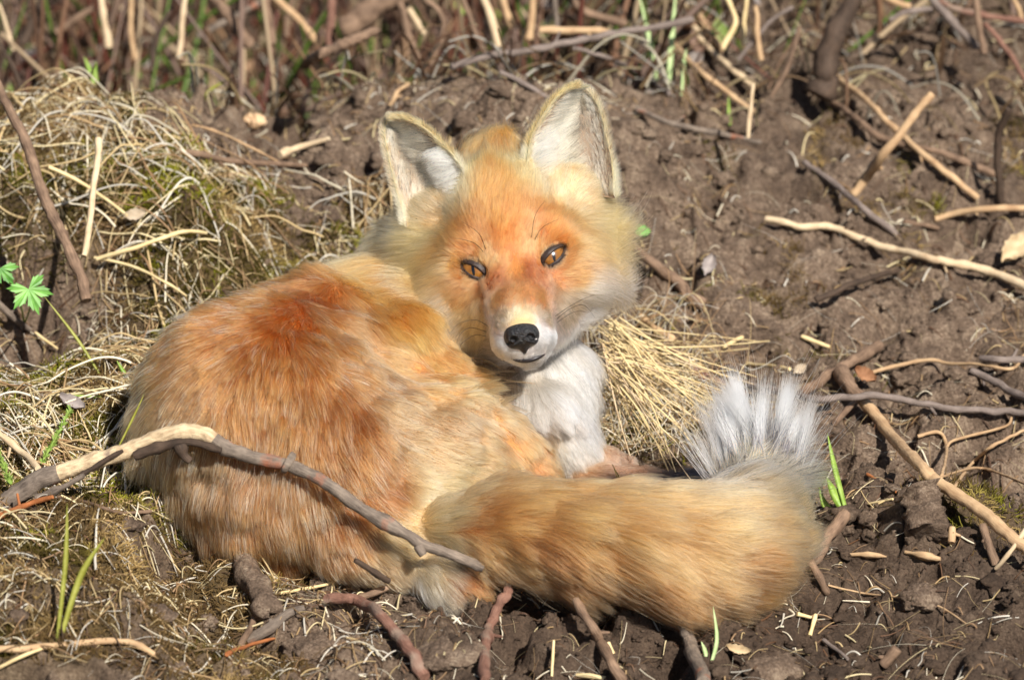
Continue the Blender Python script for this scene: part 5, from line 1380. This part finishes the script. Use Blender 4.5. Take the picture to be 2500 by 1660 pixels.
stick("grey_stick", "grey stick jutting from the left edge below the green leaves", S, "grey_bark", [(-10, 738, .03), (38, 783, .02), (75, 808, .012)], 8, 8)
stick("white_sliver", "thin white sliver at the grey stick's end", T, "straw", [(86, 813, .012), (140, 853, .008)], 3.5, 3)

# ------------------------------------------------------------------ straw bundle by the chest
tuft = empty("straw_bundle", G(1540, 1000))
tag(tuft, "bundle of dry straw fanning out between the fox's chest and tail tip", "straw")
MATS_S = ["straw", "straw", "pale_wood", "straw"]
SB = [((1507, 753), (1725, 914)), ((1476, 780), (1652, 968)), ((1488, 784), (1622, 998)), ((1515, 834), (1695, 1044)), ((1461, 899), (1600, 960)), ((1553, 753), (1675, 834)), ((1480, 880), (1538, 1113)),
      ((1545, 941), (1630, 1109)), ((1470, 830), (1780, 1010)), ((1500, 800), (1874, 1044)), ((1465, 910), (1560, 1110)), ((1672, 1030), (1640, 1118)), ((1475, 862), (1530, 845)), ((1555, 680), (1515, 760)), ((1680, 860), (1676, 925))]
rs_ = np.random.default_rng(3)
for k in range(85):
    a = np.array([1455 + 60 * rs_.random(), 775 + 130 * rs_.random()]); ang = math.radians(34 + 16 * rs_.normal()); ln_ = 170 + 210 * rs_.random()
    b_ = a + np.array([math.cos(ang), math.sin(ang)]) * ln_
    SB.append((tuple(a), tuple(b_)))
for k, (a, b_) in enumerate(SB):
    la = 0.034 + 0.03 * rs_.random(); lb = 0.006 + 0.02 * rs_.random()
    mid = (np.array(a) + b_) / 2 + rs_.normal(0, 11, 2)
    path = world_path([(a[0], a[1], la), (mid[0], mid[1], (la + lb) / 2 + .004), (b_[0], b_[1], lb)])
    r0 = 1.0 + 1.7 * rs_.random() ** 1.5
    vs, fs, uv, _, _ = stick_geo(path, r0, r0 * 0.7, .05, 500 + k, n=10, sides=5)
    mesh_obj("straw_stem", vs - np.array(tuft.location), fs, MAT[MATS_S[k % 4]], tuft, uvs=uv)

# ------------------------------------------------------------------ green things
MAT["blade"] = mat_plain("grass_blade", (112, 142, 48), 0.45, 0.4, ((150, 172, 84), 120), 0.2)
MAT["olive_blade"] = mat_plain("olive_blade", (122, 122, 40), 0.45, 0.4, ((150, 150, 70), 120), 0.2)
MAT["pale_blade"] = mat_plain("pale_blade", (160, 186, 120), 0.45, 0.4, ((190, 204, 150), 120), 0.2)
def blade(pts, w, n=16):
    """a flat folded grass blade facing the light"""
    p = catmull(world_path(pts), n); tn_ = nrm(np.gradient(p, axis=0)); sd = nrm(np.cross(tn_, -FWD + 0.3 * RIGHT))
    s = np.linspace(0, 1, n); ww = w / PPM * np.minimum(1, (1 - s) * 2.2 + 0.04) * np.minimum(1, 0.6 + s)
    up_ = nrm(np.cross(sd, tn_))
    vs = np.concatenate([p - sd * ww[:, None], p - up_ * (ww * 0.35)[:, None], p + sd * ww[:, None], p - up_ * (ww * 0.35 + 0.0003)[:, None]])
    f = []
    for i in range(n - 1):
        for a, c in ((0, 1), (1, 2), (2, 3), (3, 0)):
            f.append([a * n + i, c * n + i, c * n + i + 1, a * n + i + 1])
    return vs, np.array(f)
def grass(label, blades, mat, group=None):
    o = None
    base = world_path([blades[0][0][0]])[0]
    e = empty("grass_tuft", base); tag(e, label, "grass", group)
    for pts, w in blades:
        vs, f = blade(pts, w)
        mesh_obj("blade", vs - base, f, MAT[mat], e)
gD = lambda D, *pl: [(x, y, 'D', D) for x, y in pl]
def gup(pl, D=None):
    b0 = G(*pl[0]); D = (b0 - TARGET) @ FWD * PPM
    return [(x, y, 'D', D) for x, y in pl]
grass("two long yellow-green blades standing at the bottom left", [(gup([(139, 1568), (160, 1370), (164, 1227)]), 6), (gup([(147, 1560), (198, 1404), (256, 1312)]), 8)], "olive_blade")
grass("pale green blades standing behind the upright ear", [(gup([(1606, 216), (1585, 93), (1558, -20)]), 7), (gup([(1631, 224), (1640, 106), (1650, -20)]), 9), (gup([(1664, 236), (1669, 161), (1676, 120)]), 6)], "pale_blade")
grass("single thin green blade among twigs right of the pale blades", [(gup([(1788, 328), (1780, 280), (1779, 235)]), 5)], "blade")
grass("green blades growing behind the tail's bend", [(gup([(2070, 1262), (2040, 1150), (2020, 1058)]), 7), (gup([(2068, 1260), (2040, 1210), (2018, 1165)]), 12), (gup([(2050, 1258), (2016, 1235), (2000, 1190)]), 9)], "blade")
grass("thin pale green shoots below the tail", [(gup([(1731, 1634), (1750, 1563), (1741, 1480)]), 5), (gup([(1729, 1625), (1722, 1590), (1712, 1565)]), 5)], "pale_blade")
grass("bright green blade at the top edge beside the brown stem", [(gup([(938, 155), (942, 110), (940, 62)]), 11), (gup([(930, 150), (915, 110), (905, 90)]), 8)], "blade")
grass("green blades at the top above the fox's crown", [(gup([(1298, 116), (1308, 72), (1318, 30)]), 9), (gup([(1225, 90), (1215, 40), (1205, -10)]), 9)], "blade")
grass("curved yellow-green blade on the bare soil mound", [(gup([(495, 256), (512, 222), (562, 192)]), 5)], "olive_blade")
grass("green blades behind the mossy hummock", [(gD(1500, (230, 205), (218, 170), (206, 140)), 7), (gD(1500, (238, 205), (232, 175), (235, 152)), 6)], "blade")
grass("green grass blades by the fox's rump", [(gup([(318, 935), (300, 905), (285, 880)]), 5), (gup([(285, 972), (240, 968), (170, 965)]), 4), (gup([(330, 890), (300, 920), (270, 940)]), 6)], "blade")
grass("thin dark green stalk leaning against the fox's rump", [(gD(-420, (290, 1090), (325, 1020), (352, 962)), 3)], "olive_blade")
grass("slender green blade running beside the leaning brown stalk", [(gup([(250, 925), (190, 830), (105, 720)]), 4)], "olive_blade")
# feathery moss sprig: stem with short needles
MAT["sprig"] = mat_plain("sprig", (104, 132, 50), 0.6, 0.2, ((140, 160, 80), 200))
def sprig(label, pts, w):
    p = catmull(world_path(pts), 26); base = p[0]
    e = empty("clubmoss_sprig", base); tag(e, label, "moss sprig")
    vs, fs, uv = tube(p, np.linspace(3, 1.5, 26) / PPM, 6); mesh_obj("stem", vs - base, fs, MAT["sprig"], e)
    V_, F_ = [], []
    tn_ = nrm(np.gradient(p, axis=0))
    for i in range(150):
        t = i / 150 * 24.9; k = int(t); q = p[k] + (p[k + 1] - p[k]) * (t - k)
        d = nrm(rs_.normal(0, 1, 3)); d = nrm(d - tn_[k] * (d @ tn_[k]) + tn_[k] * 0.8)
        ln_ = w / PPM * (0.7 + 0.5 * rs_.random()); sd = nrm(np.cross(d, rs_.normal(0, 1, 3))) * 0.0005
        a = len(V_); V_ += [q - sd - base, q + sd - base, q + d * ln_ * .6 + sd - base, q + d * ln_ - base, q + d * ln_ * .6 - sd - base]; F_.append([a, a + 1, a + 2, a + 3, a + 4])
    nd = mesh_obj("needles", np.array(V_), F_, MAT["sprig"], e); nd["kind"] = "stuff"
sprig("feathery green clubmoss sprig standing above the branch", [(100, 1132, .016), (139, 1063, .026), (172, 995, .036)], 16)
sprig("feathery green clubmoss sprig at the left edge by the branch", [(28, 1182, .016), (10, 1140, .02), (-8, 1095, .028)], 15)

# lobed green leaves at the left edge
m, nt, b = new_mat("green_leaf")
tc = node(nt, "ShaderNodeTexCoord"); nz = node(nt, "ShaderNodeTexNoise"); nz.inputs["Scale"].default_value = 90; nt.links.new(tc.outputs["Object"], nz.inputs["Vector"])
rp = node(nt, "ShaderNodeValToRGB"); rp.color_ramp.elements[0].color = list(lin((66, 116, 40))) + [1]; rp.color_ramp.elements[1].color = list(lin((128, 176, 88))) + [1]
rp.color_ramp.elements[0].position = .3; rp.color_ramp.elements[1].position = .7
nt.links.new(nz.outputs[0], rp.inputs[0]); nt.links.new(rp.outputs[0], b.inputs["Base Color"]); b.inputs["Roughness"].default_value = 0.5
MAT["green_leaf"] = m
def lobed_leaf(c, r, axis_ang, nrm_dir, parent, base):
    """five deeply toothed lobes"""
    n_ = nrm(nrm_dir); e1 = nrm(np.cross(n_, [0, 0, 1.0])); e2 = np.cross(n_, e1)
    vs = [c]; ring = []
    lobes = 5
    for l in range(lobes):
        mid = axis_ang + (l - 2) * math.radians(58)
        for (da, rr, lift) in ((-28, .28, 0), (-24, .66, .05), (-20, .60, .03), (-10, .84, .07), (-8, .74, .05), (0, 1.0, -.02), (8, .74, .05), (10, .84, .07), (20, .60, .03), (24, .66, .05), (28, .28, 0)):
            a = mid + math.radians(da); q = rr * r * (1 - 0.10 * abs(l - 2))
            ring.append(c + (e1 * math.cos(a) + e2 * math.sin(a)) * q + n_ * (lift * r - .12 * q * rr))
    vs += ring; n = len(ring)
    low = [v - n_ * 0.0004 for v in vs]
    f = [[0, 1 + i, 2 + i] for i in range(n - 1)] + [[n + 1, n + 3 + i, n + 2 + i] for i in range(n - 1)] + [[1 + i, n + 2 + i, n + 3 + i, 2 + i] for i in range(n - 1)]
    mesh_obj("leaf", np.array(vs + low) - base, f, MAT["green_leaf"], parent, smooth_shade=False)
pb = G(60, 790); plant = empty("leafy_plant", pb)
tag(plant, "small plant with lobed bright green leaves at the left edge", "plant")
for (x, y, D, r, ang) in ((70, 706, 60, 70, 1.9), (0, 655, 90, 62, 1.2)):
    c = P(x, y, D); lobed_leaf(c, r / PPM, ang, -FWD + np.array([0.1, 0, .5]), plant, pb)
    vs, fs, uv = tube(catmull([pb, (pb + c) / 2 + np.array([.003, .004, 0]), c - np.array([0, 0, .0008])], 10), 0.0008, 6); mesh_obj("leaf_stalk", vs - pb, fs, MAT["blade"], plant)

# fallen leaves
def leaf_mat(name, a, b_):
    return mat_plain(name, a, 0.75, 0.2, (b_, 160), 0.4, 250)
MAT["pale_leaf"] = leaf_mat("pale_leaf", (164, 140, 106), (200, 180, 146)); MAT["grey_leaf"] = leaf_mat("grey_leaf", (126, 116, 112), (158, 148, 142))
MAT["brown_leaf"] = leaf_mat("brown_leaf", (120, 82, 56), (160, 118, 86)); MAT["white_leaf"] = leaf_mat("white_leaf", (150, 134, 112), (184, 168, 146)); MAT["small_green"] = leaf_mat("small_green", (96, 146, 70), (130, 174, 96)); MAT["red_leaf"] = leaf_mat("red_leaf", (84, 40, 32), (110, 58, 46))
def fallen_leaf(name, label, mat, px, py, ln_, wd, ang, lift=.006, curl=.35):
    c = world_path([(px, py, lift)])[0]
    nU, nV = 14, 7; vs = []
    e1 = RIGHT * math.cos(ang) - UP * math.sin(ang); n_ = nrm(-FWD + np.array([.25, 0, .9])); e1 = nrm(e1 - n_ * (e1 @ n_)); e2 = np.cross(n_, e1)
    for sgn in (1, -1):
        for i in range(nU):
            s = i / (nU - 1); w = wd * math.sin(math.pi * min(1, s * .93 + .035)) ** .8 * (1 + .12 * math.sin(i * 2.3 + px))
            for j in range(nV):
                t = j / (nV - 1) * 2 - 1
                h = curl * wd * (t * t) + curl * ln_ * .25 * (2 * s - 1) ** 2 + .06 * wd * math.sin(i * 1.7 + j * 2.1)
                vs.append((e1 * (s - .5) * ln_ + e2 * t * w * .5 + n_ * h) / PPM + n_ * (0.0002 * sgn))
    g = np.arange(nU * nV).reshape(nU, nV); q = np.stack([g[:-1, :-1], g[1:, :-1], g[1:, 1:], g[:-1, 1:]], -1).reshape(-1, 4)
    o = mesh_obj(name, np.array(vs), np.concatenate([q, q[:, ::-1] + nU * nV]), MAT[mat]); o.location = c
    tag(o, label, "leaf")
fallen_leaf("dead_leaf", "curled cream dead leaf at the right edge", "pale_leaf", 2478, 612, 120, 62, -.85, .01)
fallen_leaf("dead_leaf", "small lilac-grey dead leaf on soil right of the cheek", "grey_leaf", 1729, 652, 66, 36, -1.2)
fallen_leaf("dead_leaf", "white dead leaf lying on the mossy bank", "white_leaf", 328, 530, 60, 34, -.4, .012)
fallen_leaf("green_leaflet", "small green leaf peeking out behind the right cheek", "small_green", 1566, 566, 46, 34, .1, .012, .15)
fallen_leaf("dead_leaf", "small brown dead leaf on soil right of the brown crossing root", "brown_leaf", 2110, 920, 60, 40, .6, .012)
fallen_leaf("dead_leaf", "grey shrivelled leaf on soil above the branch's left part", "grey_leaf", 175, 985, 70, 34, .5, .01)
fallen_leaf("red_leaflet", "tiny dark red leaf left of the left ear", "red_leaf", 907, 398, 34, 18, -1.3, .008)
fallen_leaf("dead_leaf", "pale leaf scrap beside the pale straw above the tail tip", "white_leaf", 1952, 905, 44, 26, -.7, .008)
fallen_leaf("dead_leaf", "curled tan leaf in the soil below the tail's right part", "pale_leaf", 1800, 1590, 60, 24, .2, .008, .5)

# stones
def rock(name, label, px, py, r, mat, cat, squash=.75, seed=1):
    c = world_path([(px, py, (r * .3 if r < 30 else -r * .12) / PPM)])[0]
    n = 40
    th = np.linspace(0, np.pi, n); ph = np.linspace(0, 2 * np.pi, 2 * n, endpoint=False)
    d = np.stack([np.outer(np.sin(th), np.cos(ph)), np.outer(np.sin(th), np.sin(ph)), np.outer(np.cos(th), np.ones(2 * n))], -1).reshape(-1, 3)
    k = 1 + 0.22 * noise3(d + seed * 5, .6, 200 + seed) + 0.14 * np.abs(noise3(d + seed * 5, .28, 201)) + 0.07 * noise3(d + seed * 5, .11, 202) + 0.04 * noise3(d + seed * 5, .05, 203)
    vs = d * k[:, None] * np.array([1.1, 1, squash]) * r / PPM
    g = np.arange(n * 2 * n).reshape(n, 2 * n); g2 = np.roll(g, -1, 1)
    q = np.stack([g[:-1], g2[:-1], g2[1:], g[1:]], -1).reshape(-1, 4)[:, ::-1]
    o = mesh_obj(name, vs, q, MAT[mat]); o.location = c; tag(o, label, cat)
MAT["stone"] = mat_plain("stone", (196, 158, 118), 0.85, 0.2, ((216, 186, 150), 150), 0.6)
MAT["clod"] = mat_plain("clod", (98, 74, 58), 0.95, 0.1, ((142, 112, 90), 110), 1.0, 300)
rock("stone", "tan stone on the bare soil mound left of the ear", 622, 296, 25, "stone", "stone", .8, 1)
rock("pebble", "small pale pebble at the tail's right end", 1905, 1462, 13, "stone", "pebble", .8, 2)
rock("soil_lump", "rounded pale soil lump at the bottom edge right of the sticks", 1880, 1640, 60, "soil", "soil lump", .5, 3)
rock("soil_lump", "knobby dark soil lump below the rotting stump", 2250, 1460, 42, "soil", "soil lump", .7, 4)
rock("soil_lump", "brown soil lump between cut twig and bent red twig", 790, 1590, 75, "soil", "soil lump", .45, 5)
rock("soil_lump", "brown soil lump below the bent red twig's right side", 1100, 1600, 70, "soil", "soil lump", .4, 6)

# ------------------------------------------------------------------ loose stuff on the ground
def scatter(n, xr, yr, dens):
    out = np.zeros((0, 2))
    while len(out) < n:
        q = np.stack([RNG.uniform(*xr, 3 * n), RNG.uniform(*yr, 3 * n)], 1)
        q = q[RNG.random(len(q)) < dens(q[:, 0], q[:, 1])]
        out = np.concatenate([out, q])
    return out[:n]
PAL_DRY = lin(np.array([(224, 206, 160), (236, 224, 196), (204, 178, 130), (176, 146, 104), (216, 208, 192), (158, 126, 92)]))
def lying(n, q, Lr, rr, K, pal, arch=.006, bend=1.2, ang0=None, angs=3.2, rise=0.0):
    L = RNG.uniform(*Lr, n); a = (RNG.uniform(-angs, angs, n) if ang0 is None else ang0 + RNG.normal(0, angs, n))
    curv = RNG.normal(0, bend, n); xy = np.zeros((n, K, 2)); xy[:, 0] = q
    st = L / (K - 1)
    kink = RNG.integers(1, K * 2, n); kang = RNG.normal(0, .8, n)
    for k in range(1, K):
        a = a + curv / (K - 1) + RNG.normal(0, .05, n) + np.where(kink == k, kang, 0)
        xy[:, k] = xy[:, k - 1] + np.stack([np.cos(a), np.sin(a)], 1) * st[:, None]
    t = np.linspace(0, 1, K)
    z = ground_z(xy[..., 0], xy[..., 1])
    h = RNG.random(n)[:, None] * arch * 4 * (t * (1 - t))[None] + 0.0012 + RNG.random(n)[:, None] * arch * .5 + rise * RNG.random(n)[:, None] * t[None]
    zs = z.copy()
    for k in range(1, K - 1): zs[:, k] = (z[:, k - 1] + z[:, k] + z[:, k + 1]) / 3
    pts = np.concatenate([xy, (zs + h)[..., None]], -1)
    rad = (RNG.uniform(*rr, n))[:, None] * (1 - .45 * t[None])
    c = pal[RNG.integers(0, len(pal), n)] * RNG.uniform(.65, 1.15, n)[:, None]
    return pts, rad, np.repeat(c[:, None], K, 1)
def cat3(*a): return [np.concatenate(z) for z in zip(*a)]
mossd = lambda x, y: moss_mask(x, y) ** 1.2
# dry grass thatch on the mossy bank
thd = lambda x, y: moss_mask(x, y) * (0.25 + 0.75 * smooth(-.25, .15, noise2(x, y, .05, 301))) * (1 - .72 * smooth(-.08, -.16, y))
q = scatter(3600, (-.42, .06), (-.34, .45), thd)
ang = 2.6 + 1.5 * noise2(q[:, 0], q[:, 1], .09, 330) + RNG.choice([0, 1.2, -1.0], len(q))
b1 = lying(len(q), q, (.015, .055), (.00022, .00055), 8, PAL_DRY, .005, .25, ang, .5)
q = scatter(500, (-.42, .02), (-.30, .42), thd)
b2 = lying(len(q), q, (.03, .09), (.0005, .0010), 8, PAL_DRY * 1.05, .012, .2, 2.4, .9)
q = scatter(350, (-.42, .06), (-.34, .45), thd)
b3 = lying(len(q), q, (.02, .05), (.00016, .0003), 8, PAL_DRY * .9, .010, 2.2)
o = strands_obj("dry_grass", *cat3(b1, b2, b3), MAT["grass_strand"])
tag(o, "pale dry grass thatch matted over the mossy bank", None, None, "stuff")
# moss cushions
n = 70000
q = scatter(n, (-.43, .43), (-.37, .5), mossd)
z = ground_z(q[:, 0], q[:, 1]); nr = ground_normal(q[:, 0], q[:, 1])
K = 4; t = np.linspace(0, 1, K)
L = RNG.uniform(.004, .0105, n) * (0.6 + .8 * np.clip(noise2(q[:, 0], q[:, 1], .025, 302) * .5 + .5, 0, 1))
dr = nrm(nr + RNG.normal(0, .65, (n, 3)))
pts = np.stack([q[:, 0], q[:, 1], z - .0006], 1)[:, None] + dr[:, None] * (L[:, None] * t[None])[..., None] + RNG.normal(0, .0006, (n, K, 3)) * t[None, :, None]
tone = noise2(q[:, 0], q[:, 1], .03, 303) * .7 + noise2(q[:, 0], q[:, 1], .01, 304) * .5
g_ = smooth(-.1, .6, tone)[:, None]
dead = smooth(.05, .5, noise2(q[:, 0], q[:, 1], .05, 305) + .5 * smooth(.15, .4, q[:, 1]) + .7 * smooth(.0, -.2, q[:, 1]))[:, None]
c = lin((84, 74, 30)) * (1 - g_) + lin((152, 150, 46)) * g_
c = c * (1 - dead) + (lin((112, 90, 56)) * (1 - g_) + lin((178, 150, 98)) * g_) * dead
c = c * RNG.uniform(.6, 1.25, (n, 1))
o = strands_obj("moss", pts, np.repeat((RNG.uniform(.0003, .0006, n))[:, None], K, 1) * (1 - .6 * t[None]), np.repeat(c[:, None], K, 1) * (0.7 + .45 * t[None, :, None]), MAT["moss_strand"])
tag(o, "olive and tan moss cushions on the bank", None, None, "stuff")
# straw and twig litter over the soil
soild = lambda x, y: (1 - .7 * moss_mask(x, y)) * (.3 + .7 * (noise2(x, y, .05, 306) > -.1))
q = scatter(5200, (-.42, .44), (-.36, .95), soild)
a1 = lying(len(q), q, (.004, .022), (.00022, .00075), 4, np.concatenate([PAL_DRY, lin(np.array([(110, 78, 54), (84, 62, 48), (128, 100, 78), (96, 70, 52)]))]), .003, .35)
q = scatter(2200, (-.42, .44), (-.36, .95), soild)
a2 = lying(len(q), q, (.015, .05), (.00010, .00022), 4 + 0, PAL_DRY * .8, .004, .9)
q = scatter(1200, (-.42, .44), (.46, 1.0), lambda x, y: soild(x, y) * (.35 + .65 * smooth(.1, -.05, x)))
a3 = lying(len(q), q, (.02, .08), (.0005, .0014), 4, np.concatenate([PAL_DRY * .55, lin(np.array([(110, 80, 60), (120, 92, 70), (92, 68, 52)]))]), .02, .5, rise=.05)
q = scatter(1500, (-.42, -.08), (-.36, -.06), lambda x, y: .4 + .6 * (noise2(x, y, .04, 340) > 0))
a4 = lying(len(q), q, (.006, .035), (.0002, .0007), 4, np.concatenate([PAL_DRY, lin(np.array([(110, 84, 58), (84, 64, 46), (128, 104, 72), (70, 54, 40)]))]), .006, .6)
o = strands_obj("litter", *cat3(a1, a2, a3, a4), MAT["grass_strand"]); tag(o, "bits of straw, bark and rootlets strewn on soil", None, None, "stuff")
# fine thatch round the straw bundle
q = scatter(900, (.04, .16), (.0, .22), lambda x, y: np.exp(-((x - .09) ** 2 / .04 ** 2 + (y - .10) ** 2 / .08 ** 2)))
o = strands_obj("dry_thatch", *lying(len(q), q, (.02, .06), (.0002, .0004), 8, PAL_DRY, .02, 1.4, rise=.02), MAT["grass_strand"]); tag(o, "fine dry thatch under the straw bundle", None, None, "stuff")

# brush of dead stems beyond the crest
n = 760
q = scatter(n, (-.5, .5), (.56, 1.2), lambda x, y: (.25 + .75 * smooth(.2, 0, x)))
K = 5; t = np.linspace(0, 1, K); L = RNG.uniform(.06, .26, n)
d0 = nrm(np.stack([RNG.normal(0, .5, n), RNG.normal(0, .35, n), np.ones(n)], 1)); bendv = RNG.normal(0, .22, (n, 3))
pts = np.stack([q[:, 0], q[:, 1], ground_z(q[:, 0], q[:, 1]) - .005], 1)[:, None] + (d0[:, None] * t[None, :, None] + bendv[:, None] * (t ** 2)[None, :, None]) * L[:, None, None]
pal = lin(np.array([(134, 100, 76), (160, 128, 98), (112, 84, 66), (184, 160, 128), (142, 118, 104), (98, 72, 58), (120, 70, 56), (96, 120, 50)]))
c = pal[RNG.integers(0, len(pal), n)] * RNG.uniform(.6, 1.05, (n, 1))
o = strands_obj("dead_brush", pts, RNG.uniform(.0006, .0028, n)[:, None] * (1 - .35 * t[None]), np.repeat(c[:, None], K, 1), MAT["grass_strand"]); tag(o, "tangle of dead brown stems beyond the soil crest", None, None, "stuff")
# fallen leaf scraps in the tangle behind the crest
n = 420
q = scatter(n, (-.45, .2), (.5, 1.05), lambda x, y: .4 + .6 * (noise2(x, y, .08, 320) > 0))
z = ground_z(q[:, 0], q[:, 1]) + RNG.uniform(.002, .02, n)
lv = np.array([(-1, 0, 0), (-.4, .42, .12), (.3, .45, .1), (1, 0, .05), (.3, -.45, .12), (-.4, -.42, .1), (0, 0, -.06)])
lv2 = np.concatenate([lv, lv + np.array([0, 0, -.03])])
lf = np.array([(0, 6, 1), (1, 6, 2), (2, 6, 3), (3, 6, 4), (4, 6, 5), (5, 6, 0)]); lf = np.concatenate([lf[:, ::-1], lf + 7])
rot = np.linalg.qr(RNG.normal(0, 1, (n, 3, 3)) * np.array([1, 1, .5]))[0]
sz = RNG.uniform(.006, .018, n)
LP_ = np.einsum('nij,vj->nvi', rot, lv2) * sz[:, None, None] + np.stack([q[:, 0], q[:, 1], z], 1)[:, None]
pal = lin(np.array([(150, 140, 136), (160, 148, 138), (140, 100, 72), (116, 84, 62), (96, 120, 44), (120, 140, 60), (160, 128, 100), (84, 104, 40)]))
lc = pal[RNG.integers(0, len(pal), n)] * RNG.uniform(.7, 1.1, (n, 1))
m, nt, b = new_mat("leaf_scrap"); at = node(nt, "ShaderNodeAttribute", attribute_name="tint"); nt.links.new(at.outputs["Color"], b.inputs["Base Color"]); b.inputs["Roughness"].default_value = .6
o = mesh_obj("leaf_litter", LP_.reshape(-1, 3), (lf[None] + (np.arange(n) * 14)[:, None, None]).reshape(-1, 3), m, colors=np.repeat(lc, 14, 0)); tag(o, "grey, brown and green leaf scraps in the tangle behind the crest", None, None, "stuff")

# soil crumbs and clods
def ico(sub):
    t = (1 + 5 ** .5) / 2
    v = nrm(np.array([(-1, t, 0), (1, t, 0), (-1, -t, 0), (1, -t, 0), (0, -1, t), (0, 1, t), (0, -1, -t), (0, 1, -t), (t, 0, -1), (t, 0, 1), (-t, 0, -1), (-t, 0, 1)], float))
    f = np.array([(0, 11, 5), (0, 5, 1), (0, 1, 7), (0, 7, 10), (0, 10, 11), (1, 5, 9), (5, 11, 4), (11, 10, 2), (10, 7, 6), (7, 1, 8), (3, 9, 4), (3, 4, 2), (3, 2, 6), (3, 6, 8), (3, 8, 9), (4, 9, 5), (2, 4, 11), (6, 2, 10), (8, 6, 7), (9, 8, 1)])
    for _ in range(sub):
        m_ = {}; v = list(v); nf = []
        def mid(a, b_):
            k = (min(a, b_), max(a, b_))
            if k not in m_: m_[k] = len(v); v.append(nrm(np.array(v[a]) + v[b_]))
            return m_[k]
        for a, b_, c_ in f:
            x, y, z_ = mid(a, b_), mid(b_, c_), mid(c_, a); nf += [(a, x, z_), (b_, y, x), (c_, z_, y), (x, y, z_)]
        v = np.array(v); f = np.array(nf)
    return np.array(v), f
def crumbs(name, label, n, sr, sub, dens, amp, fscale):
    q = scatter(n, (-.43, .44), (-.37, .9), dens)
    v, f = ico(sub); nv = len(v)
    size = sr[0] * (sr[1] / sr[0]) ** (RNG.random(n) ** 1.8)
    z = ground_z(q[:, 0], q[:, 1])
    rnd = RNG.normal(0, 1, (n, 3, 3)); rot = np.linalg.qr(rnd)[0]
    base = np.einsum('nij,vj->nvi', rot, v)
    sc = np.stack([RNG.uniform(.8, 1.3, n), RNG.uniform(.7, 1.2, n), RNG.uniform(.5, .9, n)], 1)
    jit = .8 + 1.2 * amp * np.abs(noise3((base * fscale + np.arange(n)[:, None, None] * 3.7).reshape(-1, 3), 1.0, 310)).reshape(n, nv, 1) + amp * .7 * noise3((base * fscale * 2.6 + np.arange(n)[:, None, None] * 1.7).reshape(-1, 3), 1.0, 311).reshape(n, nv, 1)
    P_ = base * jit * (sc * size[:, None])[:, None] + np.stack([q[:, 0], q[:, 1], z + size * .1], 1)[:, None]
    F = (f[None] + (np.arange(n) * nv)[:, None, None]).reshape(-1, 3)
    w = np.clip(.9 * smooth(-.05, -.20, q[:, 1]) * smooth(-.12, 0, q[:, 0]) + .2 * RNG.normal(0, 1, n), 0, 1)
    col = np.stack([np.zeros(n), w, RNG.random(n)], 1)
    o = mesh_obj(name, P_.reshape(-1, 3), F, MAT["soil"], colors=np.repeat(col, nv, 0), smooth_shade=False)
    tag(o, label, None, None, "stuff")
soild2 = lambda x, y: np.clip(1.0 - .85 * moss_mask(x, y), 0, 1) * (.25 + .75 * smooth(-.3, .4, noise2(x, y, .07, 312)))
crumbs("soil_crumbs", "loose crumbs of soil", 46000, (.0006, .0028), 0, soild2, .35, 1.2)
crumbs("soil_clods", "clods of brown soil", 1700, (.003, .010), 2, soild2, .5, 1.3)
